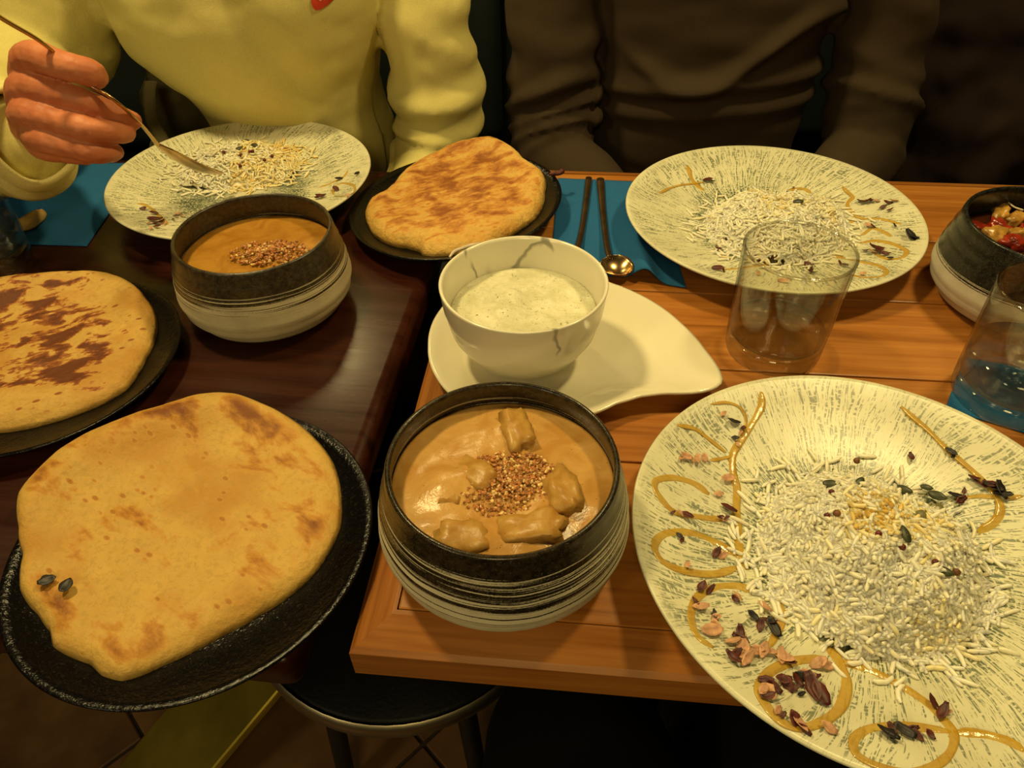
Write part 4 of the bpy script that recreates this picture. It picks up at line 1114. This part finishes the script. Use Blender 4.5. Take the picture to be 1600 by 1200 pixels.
tag(fk, 'bronze fork left of the table spoon, its tines hidden behind the veined bowl', 'fork')
d_ = (fh[-1] - fh[0]).normalized(); s_ = d_.cross(Vector((0, 0, 1)))
mk('fork_head', tube([d_ * -.001, d_ * .006, d_ * .014, d_ * .02], [.002, .006, .0085, .0085], 12, ell=[(.2, 1)] * 4), m_spoon, fk)
for k in range(4):
    a = s_ * (-.0065 + k * .00433)
    mk('tine', tube([d_ * .019 + a, d_ * .03 + a - Vector((0, 0, .0006)), d_ * .042 + a], [.0012, .001, .0006], 8), m_spoon, fk)

# small scraps
for i, (px_, py_, lb) in enumerate(((74, 908, 'left'), (104, 916, 'right'))):
    q = at(px_, py_, DARK + .0225)
    g = petal_geo(40 + i)
    o = mk('herb_scrap', ([Vector((p.x * 1.1, p.y * 1.6, p.z)) for p in g[0]], g[1]), m_petalblk, loc=q, rot=(.1, .1, .5 + i))
    tag(o, lb + ' of two blackish herb scraps at the left edge of the pale flatbread', 'herb', 'herb scraps on the pale flatbread')

def lump(name, p, r, sc_, m, label, cat, seed, rot=(0, 0, 0)):
    v, f = ball((0, 0, 0), r, 3)
    v = [Vector((q.x * sc_[0], q.y * sc_[1], q.z * sc_[2])) * (1 + .3 * mn.noise(q / r * 1.5 + Vector((seed, 0, 0)))) for q in v]
    return tag(mk(name, (v, f), m, loc=p, rot=rot), label, cat)
lump('bread_scrap', at(48, 344, DARK + .009), .012, (.7, 1.6, .6), m_crumb, 'torn scrap of flatbread on the blue napkin below the sleeve cuff', 'bread', 3, (0, 0, -.35))
q = [at(x, y, DARK + .028) for x, y in ((703, 401), (710, 393), (722, 388), (735, 384), (748, 380))]
tag(mk('onion_shred', move(round_tube(q, [.0010, .0018, .0016, .0020, .001], 10, 5), -q[2]), m_onion, loc=q[2]), 'pale onion shred on the rim of the black plate behind the veined bowl', 'onion')
q = [at(x, y, DARK + .037) for x, y in ((860, 272), (867, 271), (873, 271), (878, 268))]
tag(mk('onion_stub', move(round_tube(q, [.0016, .0026, .0022, .0030], 10, 5), -q[2]), m_petaldk, loc=q[2]), 'dark red onion stub on the right rim of the toasted flatbread plate', 'onion')
# ------------------------------------------------------------------ diners
def ridges(lst):
    """fold ridges on a sleeve: (position, slant, phase, width, height)"""
    def f(s, a):
        k = 1.0
        for p, sl, ph, w_, h in lst:
            d = (s - p - sl * math.sin(a + ph)) / w_
            k += h * (math.exp(-d * d) - .55 * math.exp(-((d + 1.9) ** 2)))
        return k
    return f
def vtube(sections, seg=48, n=6, fold=None):
    """upright body from (x, y, z, half width, half depth)"""
    S = spline([(s[0], s[1], s[2]) for s in sections], n)
    A = interp([s[3] for s in sections], n); B = interp([s[4] for s in sections], n)
    V, F, rows = [], [], []
    for i, (p, a, b) in enumerate(zip(S, A, B)):
        row = []
        for k in range(seg):
            t = 2 * PI * k / seg; c_, s_ = math.cos(t), math.sin(t)
            e = .82
            x = math.copysign(abs(c_) ** e, c_) * a; y = math.copysign(abs(s_) ** e, s_) * b
            q = fold(i / (len(S) - 1), t) if fold else 1
            row.append(len(V)); V.append(Vector((p.x + x * q, p.y + y * q, p.z)))
        rows.append(row)
    for a, b in zip(rows, rows[1:]):
        for k in range(seg):
            k2 = (k + 1) % seg; F.append((a[k], a[k2], b[k2], b[k]))
    F.append(tuple(reversed(rows[0]))); F.append(tuple(rows[-1]))
    return V, F
def head(c, tilt=.25, yaw=0.0):
    """head about its middle, facing -y"""
    g = join(ball((0, 0, .02), .082, 3, (.92, 1.12, 1.05)), ball((0, -.018, -.045), .062, 3, (.95, 1.05, 1.1)), ball((0, -.055, -.088), .026, 2, (1.3, 1, .8)),
             round_tube([(0, -.088, .01), (0, -.104, -.018), (0, -.108, -.03)], [.008, .011, .012], 10, 4), ball((0, -.088, -.058), .012, 2, (1.9, .7, .45)), ball((0, -.087, -.068), .012, 2, (1.7, .7, .5)),
             ball((.078, .008, -.01), .026, 2, (.3, .75, 1.15)), ball((-.078, .008, -.01), .026, 2, (.3, .75, 1.15)),
             round_tube([(0, .02, -.05), (0, .035, -.16)], [.055, .058], 16, 4))
    m = Matrix.Translation(c) @ Matrix.Rotation(yaw, 4, 'Z') @ Matrix.Rotation(tilt, 4, 'X')
    return [m @ Vector(p) for p in g[0]], g[1], m
def add_head_parts(body, m, hairmat):
    for s in (-1, 1):
        e = mk('eye', move(ball((0, 0, 0), .0115, 2), m @ Vector((s * .030, -.0755, .006))), m_eye, body)
        mk('iris', move(ball((0, 0, 0), .0062, 2), m @ Vector((s * .030, -.0822, .003))), m_pupil, e)
        mk('eyebrow', ([m @ p for p in round_tube([(s * .016, -.083, .023), (s * .03, -.085, .028), (s * .046, -.077, .024)], [.0028, .0034, .002], 8, 4)[0]], round_tube([(0, 0, 0), (1, 0, 0), (2, 0, 0)], [.1, .1, .1], 8, 4)[1]), hairmat, body)
    h = join(ball((0, .012, .035), .093, 3, (.95, 1.1, 1.0)), ball((0, .045, -.01), .078, 3, (1.02, .9, 1.1)))
    h = ([m @ (p if p.y > -.045 or p.z > .065 else Vector((p.x * .86, p.y * .80, p.z))) for p in map(Vector, h[0])], h[1])
    mk('hair', h, hairmat, body)

def resting_hand(w_, ax, side):
    """relaxed hand lying palm down from the wrist along ax, thumb on the given side"""
    ax = ax.normalized(); s = Vector((-ax.y, ax.x, 0)).normalized() * side; dn = Vector((0, 0, -1)); G = []
    for k, (off, L) in enumerate(((.030, .072), (.010, .080), (-.010, .075), (-.029, .060))):
        m = w_ + ax * (.088 - abs(off) * .3) + s * off
        G.append(round_tube([w_, w_ + ax * .045 + s * off * .8, m, m + ax * L * .45 + dn * .006, m + ax * L * .75 + dn * .016, m + ax * L * .95 + dn * .026], [.017, .013, .0105, .0092, .0084, .0072], 12, 4))
    G.append(round_tube([w_ + ax * .015, w_ + ax * .035 + s * .034, w_ + ax * .062 + s * .052 + dn * .006, w_ + ax * .085 + s * .056 + dn * .014], [.017, .0135, .0112, .0088], 12, 4))
    return union(join(*G), .0022, 3)[:2]

# ---- left diner ------------------------------------------------------------
shR, shL = Vector((-.475, .985, TOP + .285)), Vector((-.135, .985, TOP + .285))
# right arm: shoulder - elbow - wrist (the wrist sits inside the cuff)
elR = deep(70, 82, .87)
for_m1, for_m2 = deep(-30, 175, .785), deep(8, 222, .705)
T0 = .60
J = {}
def hj(px, py, dt): return deep(px, py, T0 + dt)
wrist = hj(52, 204, .078)
fingers = {
 'thumb': ([hj(50, 165, .05), hj(44, 92, -.004), hj(103, 104, -.022), hj(140, 114, -.018), hj(150, 120, -.012)], [.0135, .0132, .0112, .0108, .0092]),
 'index': ([wrist, hj(36, 140, .008), hj(92, 147, -.006), hj(132, 158, -.006), hj(178, 177, .010), hj(207, 188, .022)], [.015, .0132, .0108, .0102, .0090, .0074]),
 'middle': ([wrist, hj(40, 178, .008), hj(95, 191, -.004), hj(142, 203, -.006), hj(182, 207, .010), hj(197, 208, .024)], [.015, .0130, .0106, .0101, .0090, .0076]),
 'ring': ([wrist, hj(60, 214, .012), hj(102, 226, .003), hj(142, 237, .002), hj(170, 238, .016), hj(179, 237, .030)], [.014, .0124, .0099, .0094, .0085, .0074]),
 'little': ([wrist, hj(66, 228, .034), hj(100, 238, .036), hj(128, 242, .038), hj(146, 240, .050), hj(152, 237, .060)], [.014, .0115, .0095, .0088, .0080, .0070])}
G = [round_tube(p, r, 16, 6) for p, r in fingers.values()]
G.append(round_tube([wrist, hj(52, 155, .034), hj(66, 165, .036)], [.022, .017, .012], 16, 5))
G.append(round_tube([wrist, hj(58, 188, .034), hj(80, 200, .038)], [.022, .017, .012], 16, 5))
fore = [elR, for_m1, for_m2, wrist]
G.append(round_tube(fore, [.040, .038, .032, .025], 20, 6))
hand = union(join(*G), .0012, 4, .5)
hand = displace(hand, lambda p, n: .00045 * mn.noise(p * 160) + .0007 * mn.noise(p * 60))
elL = Vector((-.088, .955, TOP - .03)); wrL = Vector((-.13, .80, TOP - .115))
hg = head((-.355, .94, TOP + .50), .45, -.1)
body = union(join((hg[0], hg[1]), vtube([(-.29, 1.04, TOP - .28, .13, .10), (-.285, 1.03, TOP - .1, .098, .085), (-.30, 1.0, TOP + .1, .115, .09), (-.305, .985, TOP + .24, .150, .095), (-.305, .985, TOP + .32, .09, .07)]),
    round_tube([shR + Vector((.045, .01, -.03)), shR.lerp(elR, .5), elR, fore[1]], [.034, .042, .038, .034], 20, 5), round_tube([shL + Vector((-.045, .01, -.03)), shL.lerp(elL, .5) + Vector((-.006, 0, 0)), elL, elL.lerp(wrL, .5), wrL], [.034, .038, .036, .034, .025], 20, 5),
    round_tube([(-.38, 1.0, TOP - .25), (-.465, .74, TOP - .215), (-.47, .70, TOP - .30), (-.475, .74, .06)], [.075, .062, .055, .04], 20, 5), round_tube([(-.22, 1.0, TOP - .25), (-.215, .74, TOP - .215), (-.215, .70, TOP - .30), (-.215, .74, .06)], [.075, .062, .055, .04], 20, 5),
    round_tube([(-.475, .77, .05), (-.48, .60, .03)], [.035, .025], 16, 4), round_tube([(-.215, .77, .05), (-.215, .60, .03)], [.035, .025], 16, 4)), .006, 3)
pl = mk('person', join((body[0], body[1]), hand, resting_hand(wrL, Vector((-.9, -.25, -.05)), -1)), m_skin)
tag(pl, 'person in a pale yellow sweatshirt raising a spoon in the right hand', 'person')
add_head_parts(pl, hg[2], m_hair)
# thumb nail
t_ = fingers['thumb'][0]
ax = (t_[4] - t_[2]).normalized(); nn = (CAM - t_[4]).normalized(); nn = (nn + Vector((0, 0, .9))).normalized(); nn = (nn - ax * nn.dot(ax)).normalized(); sd_ = ax.cross(nn)
nv_ = ball((0, 0, 0), 1, 2)
mk('thumbnail', ([t_[4] - ax * .001 + nn * .0092 + ax * (p.x * .0062) + sd_ * (p.y * .0056) + nn * (p.z * .0016) for p in nv_[0]], nv_[1]), m_nail, pl)
# sweatshirt
tor = vtube([(-.285, 1.01, TOP - .16, .112, .105), (-.280, 1.005, TOP - .06, .120, .110), (-.288, .992, TOP + .02, .118, .114), (-.305, .966, TOP + .09, .148, .118), (-.305, .955, TOP + .17, .168, .120), (-.303, .98, TOP + .26, .185, .112), (-.303, .985, TOP + .32, .14, .09), (-.306, .985, TOP + .37, .080, .076)], 64, 8)
slL = round_tube([shL + Vector((-.03, .01, -.012)), Vector((-.110, .965, TOP + .18)), Vector((-.096, .95, TOP + .09)), elL + Vector((-.002, -.012, .035)), Vector((-.100, .93, TOP - .05)), elL.lerp(wrL, .6), wrL], [.056, .058, .056, .0565, .052, .046, .042], 48, 9,
    fold=ridges([(.44, .03, .6, .022, .13), (.335, .05, 2.0, .025, .10), (.53, .02, .2, .018, .10), (.25, .06, 1.2, .03, .08), (.60, .04, 3.0, .02, .08), (.66, .03, 1.0, .02, .06)]))
cuff_end = wrist.lerp(hj(30, 180, .02), .25)
slR = round_tube([shR + Vector((.03, .01, -.012)), shR.lerp(elR, .35) + Vector((.0, -.01, 0)), shR.lerp(elR, .75), elR + Vector((0, .01, 0)), for_m1, for_m2, deep(34, 219, .682)], [.060, .070, .069, .064, .058, .050, .044], 48, 9,
    fold=ridges([(.50, .05, .5, .03, .08), (.62, .04, 2.5, .025, .08), (.75, .04, 1.0, .02, .07), (.85, .03, 2.0, .018, .06), (.93, .02, 0, .015, .06)]))
sw = union(join(tor, slL, slR), .0045, 4, .5)
def swfold(p, n):
    q = Vector((p.x * 9, p.y * 9, p.z * 16))
    d = .0045 * mn.noise(q) + .0022 * mn.noise(q * 2.3) + .0006 * mn.noise(p * 70)
    if -.46 < p.x < -.15 and p.y < .95:          # soft creases across the front
        d += .010 * mn.noise(Vector(((p.x + .8 * p.z) * 9, 3, p.z * 3))) - .010 * math.exp(-((p.x + .245 + .55 * (p.z - TOP - .08)) / .028) ** 2) * sstep(TOP - .02, TOP + .08, p.z)
    return d
swm = mk('sweatshirt', displace(sw, swfold), m_sweat, pl)
# cuff of the right sleeve: hollow ring with a hem, open towards the hand
ca_ = (hj(60, 190, .02) - elR).normalized()
def frame(ax):
    u = Vector((0, 0, 1)); u = (u - ax * u.dot(ax)).normalized(); return u, ax.cross(u)
def ringtube(c, ax, secs, seg=56, wob=None):
    """hollow shell of revolution round an axis; secs = (distance along, radius a, radius b), closed outline"""
    u, v_ = frame(ax); V, F = [], []; n = len(secs)
    for i, (d, ra, rb) in enumerate(secs):
        for k in range(seg):
            t = 2 * PI * k / seg; w_ = wob(t, d) if wob else 1
            V.append(c + ax * d + u * (ra * w_ * math.cos(t)) + v_ * (rb * w_ * math.sin(t)))
    for i in range(n):
        j = (i + 1) % n
        for k in range(seg):
            k2 = (k + 1) % seg; F.append((i * seg + k, i * seg + k2, j * seg + k2, j * seg + k))
    return V, F
cax = (deep(84, 192, .620) - deep(8, 226, .715)).normalized()
cc_ = deep(46, 212, .658)
cs = [(-.062, .048, .044), (-.050, .0530, .049), (-.036, .0545, .050), (-.026, .0520, .048), (-.020, .0470, .0435), (-.016, .0465, .043), (-.008, .0462, .0428), (0, .0440, .0405), (.006, .0410, .038), (.0062, .038, .035), (0, .037, .034), (-.02, .040, .037), (-.062, .044, .040)]
cu = ringtube(cc_, cax, cs, 64, lambda t, d: 1 + .035 * math.sin(3 * t + d * 60) + .02 * math.sin(5 * t + 1))
mk('cuff', cu, m_rib, swm)
# trousers
tr = union(join(vtube([(-.30, 1.02, TOP - .31, .165, .125), (-.30, 1.02, TOP - .12, .15, .115)]), round_tube([(-.38, 1.0, TOP - .25), (-.465, .74, TOP - .215), (-.47, .695, TOP - .30), (-.475, .74, .10)], [.088, .074, .068, .06], 20, 5),
    round_tube([(-.22, 1.0, TOP - .25), (-.215, .74, TOP - .215), (-.215, .695, TOP - .30), (-.215, .74, .10)], [.088, .074, .068, .06], 20, 5)), .007, 3)
mk('trousers', displace(tr, lambda p, n: .003 * mn.noise(p * 14)), m_jean, pl)
for s, ys in ((-.477, .75), (-.215, .75)):
    mk('shoe', union(join(ball((s, ys, .05), .05, 2, (.85, 1, .9)), ball((s, ys - .1, .038), .048, 2, (.9, 1.7, .72))), .005, 3)[:2], m_bag, pl)
# the lower tip of a red print on the chest
def on_front(px, py):
    dg = bpy.context.evaluated_depsgraph_get()
    d = (deep(px, py, 1) - CAM).normalized()
    ok, loc, nor, idx = swm.ray_cast(CAM, d)
    return (loc + nor * .0007) if ok else deep(px, py, .86)
bpy.context.view_layer.update()
def patch(name, outline, mat, parent, lift):
    c = (sum(x for x, _ in outline) / len(outline), sum(y for _, y in outline) / len(outline))
    V, F = [], []; n = len(outline)
    for k in (0, .35, .7, 1):
        for x, y in outline:
            px, py = c[0] + (x - c[0]) * k, c[1] + (y - c[1]) * k
            V.append(on_front(px, py) + (CAM - on_front(px, py)).normalized() * lift)
    for i in range(3):
        for k in range(n):
            k2 = (k + 1) % n; F.append((i * n + k, i * n + k2, (i + 1) * n + k2, (i + 1) * n + k))
    return mk(name, (V, F), mat, parent)
patch('printed_mark', [(486, -40), (486, 5), (489, 12), (493, 16), (500, 15), (508, 10), (516, 4), (524, -4), (535, -40)], m_redprint, swm, .0008)
patch('printed_centre', [(494, -40), (496, -2), (500, 2), (506, -2), (514, -40)], m_printpale, swm, .0016)

# ---- the held spoon ------------------------------------------------------------
hs = [deep(-70, -22, .500), deep(0, 27, .532), deep(62, 64, .560), deep(104, 100, .581), deep(140, 134, .5855), deep(165, 147, .5885), deep(190, 166, .598), deep(215, 189, .621), deep(236, 213, .648), deep(246, 226, .662)]
sp_tip = at(346, 271, DARK + .0335)
spoon('spoon', hs, sp_tip, 1, 'bronze spoon held in the raised hand, its bowl over the half-eaten rice', (m_spoon, m_spoon), .0165, up=Vector((.30, .05, .95)).normalized(), hr=.0024)

# ---- right diner ------------------------------------------------------------
sR, sL = Vector((.075, 1.02, TOP + .29)), Vector((.455, 1.02, TOP + .29))
eR, eL = Vector((.060, .985, TOP - .035)), Vector((.487, .985, TOP - .035)); wR, wL = Vector((.15, .80, TOP - .12)), Vector((.38, .80, TOP - .12))
hg = head((.265, .97, TOP + .51), .4)
body = union(join((hg[0], hg[1]), vtube([(.265, 1.08, TOP - .28, .16, .11), (.265, 1.07, TOP - .05, .135, .10), (.265, 1.05, TOP + .15, .16, .105), (.265, 1.03, TOP + .25, .18, .10), (.265, 1.02, TOP + .33, .09, .07)]),
    *[round_tube([s + Vector((d * .045, .01, -.03)), s.lerp(e, .5), e, e.lerp(w_, .5), w_], [.034, .040, .038, .035, .026], 20, 5) for s, e, w_, d in ((sR, eR, wR, 1), (sL, eL, wL, -1))],
    *[round_tube([(x, 1.05, TOP - .25), (x + d, .64, TOP - .215), (x + d, .60, TOP - .30), (x + d, .64, .06), (x + d, .62, .04), (x + d, .46, .03)], [.078, .064, .056, .04, .036, .025], 20, 5) for x, d in ((.19, -.02), (.34, .02))]), .007, 3)
p2 = mk('person', join(body[:2], resting_hand(wR, Vector((.75, -.35, -.03)), 1), resting_hand(wL, Vector((-.75, -.35, -.03)), -1)), m_skin)
tag(p2, 'person in a dark brown long-sleeved top, both arms lowered behind the wooden table', 'person')
add_head_parts(p2, hg[2], m_hair)
tor = vtube([(.265, 1.07, TOP - .16, .150, .120), (.265, 1.055, TOP - .05, .152, .125), (.265, 1.05, TOP + .02, .150, .122), (.265, 1.045, TOP + .09, .158, .118), (.265, 1.04, TOP + .18, .175, .118), (.265, 1.03, TOP + .27, .19, .112), (.265, 1.025, TOP + .33, .14, .09), (.265, 1.015, TOP + .375, .086, .082)], 64, 8)
fo = [(.43, .05, .4, .020, .14), (.49, .045, .7, .017, .13), (.55, .04, .3, .016, .12), (.35, .06, 1.5, .03, .09), (.62, .04, 0, .018, .08), (.27, .06, 2.4, .03, .07)]
fo2 = [(.455, .05, 2.6, .018, .16), (.36, .06, 1.5, .03, .08), (.52, .06, 3.4, .03, .05), (.27, .06, 2.4, .03, .08), (.61, .03, 1.0, .018, .07)]
def sleeve(s, e, w_, f, side):
    return round_tube([s + Vector((-side * -.0 + (.03 if side < 0 else -.03), .01, -.012)), s.lerp(e, .4) + Vector((side * .004, -.006, 0)), s.lerp(e, .72) + Vector((side * .004, -.008, 0)), e + Vector((0, -.012, .02)), e + Vector((-side * .008, -.04, -.03)), e.lerp(w_, .55), w_], [.057, .058, .0565, .057, .052, .046, .040], 48, 9, fold=ridges(f))
tw = union(join(tor, sleeve(sR, eR, wR, fo, -1), sleeve(sL, eL, wL, fo2, 1)), .0045, 3, .5)
def brfold(p, n):
    q = Vector((p.x * 8, p.y * 8, p.z * 18))
    d = .004 * mn.noise(q) + .002 * mn.noise(q * 2.3)
    if .11 < p.x < .42 and p.y < 1.0:            # creases round the waist
        t = p.z - TOP - .05 * (p.x - .265) + .25 * (p.x - .265) ** 2
        d += .011 * math.exp(-((t - .035) / .012) ** 2) + .012 * math.exp(-((t - .075 - .04 * math.sin(p.x * 20)) / .012) ** 2) * sstep(.12, .2, p.x) + .009 * math.exp(-((t - .002) / .012) ** 2)
    return d
tp = mk('long_sleeved_top', displace(tw, brfold), m_brown, p2)
tr = union(join(vtube([(.265, 1.08, TOP - .31, .175, .125), (.265, 1.07, TOP - .12, .16, .115)]), *[round_tube([(x, 1.05, TOP - .25), (x + d, .64, TOP - .215), (x + d, .595, TOP - .30), (x + d, .64, .10)], [.09, .076, .07, .06], 20, 5) for x, d in ((.19, -.02), (.34, .02))]), .008, 3)
mk('trousers', tr[:2], m_jean, p2)
for s in (.17, .36):
    mk('shoe', union(join(ball((s, .64, .05), .05, 2, (.85, 1, .9)), ball((s, .54, .038), .048, 2, (.9, 1.7, .72))), .006, 3)[:2], m_bag, p2)

# ---- the photographer's lap ------------------------------------------------------------
lap = [round_tube([(x0, -.18, TOP - .19), (x1, .06, TOP - .185), (x1, .205, TOP - .195), (x1, .24, TOP - .29), (x1, .19, .10)], [.095, .090, .074, .066, .05], 24, 6) for x0, x1 in ((.04, .045), (.19, .215))]
legs = union(join(*lap, vtube([(.12, -.22, TOP - .28, .19, .13), (.12, -.22, TOP - .12, .18, .12), (.12, -.24, TOP - .02, .16, .11)]), *[round_tube([(x, .20, .06), (x, .32, .035)], [.04, .03], 16, 4) for x in (.045, .215)]), .006, 3)
p3 = mk('person', displace(legs, lambda p, n: .003 * mn.noise(p * 16)), m_blacktr)
tag(p3, "seated person seen only as black-trousered knees under the near edge of the wooden table", 'person')
for s in (.045, .215):
    mk('shoe', union(join(ball((s, .19, .055), .052, 2, (.85, 1, .9)), ball((s, .29, .04), .05, 2, (.9, 1.7, .72))), .006, 3)[:2], m_bag, p3)

# ---- clothes and bags beside the diners ------------------------------------------------------------
def soft(pieces, vox, amp, freq, z=1.0):
    u = union(join(*pieces), vox, 4, .6)
    return displace(u, lambda p, n: amp * mn.noise(Vector((p.x * freq, p.y * freq, p.z * freq * z))) + amp * .4 * mn.noise(p * freq * 2.6))
jk = soft([round_tube([(.62, 1.16, .64), (.68, 1.12, .76), (.78, 1.1, .86), (.92, 1.12, .95)], [.10, .11, .11, .12], 24, 5), round_tube([(.66, 1.06, .56), (.70, 1.04, .68), (.74, 1.06, .76)], [.08, .085, .06], 24, 5), round_tube([(.85, 1.16, .63), (.87, 1.14, .88)], [.16, .14], 24, 5)], .008, .016, 12, 1.6)
tag(mk('jacket', jk, m_jacket), 'dark maroon-brown jacket heaped on the bench at the right frame edge', 'jacket')
bg = soft([round_tube([(-.50, 1.10, .54), (-.485, 1.09, .66), (-.47, 1.06, .77)], [.070, .062, .038], 24, 5)], .005, .012, 20)
b_ = mk('shoulder_bag', bg, m_khaki); tag(b_, 'slouched khaki canvas bag on the bench between sweatshirt and raised hand', 'bag')
sp_ = [deep(236, 128, .96), deep(233, 150, .955), deep(238, 190, .95), deep(252, 215, .95), deep(262, 240, .95)]
mk('strap', tube(spline(sp_, 6), [.009] * 25, 10, ell=[(.25, 1)] * 25), m_khaki, b_)
hb = soft([ball((-.072, .36, TOP - .20), .05, 3, (1.15, .9, 1.2)), ball((-.072, .36, TOP - .255), .055, 3, (1.1, .9, 1.2))], .004, .006, 22)
h_ = mk('handbag', hb, m_bag); tag(h_, 'small black leather bag with gold studs standing on the stool', 'bag')
for px_, py_ in ((809, 1069), (796, 1087), (760, 1124)):
    bpy.context.view_layer.update()
    ok, loc, nor, i_ = h_.ray_cast(CAM, (deep(px_, py_, 1) - CAM).normalized())
    if ok: mk('stud', ball(loc, .0032, 2), m_brass, h_)
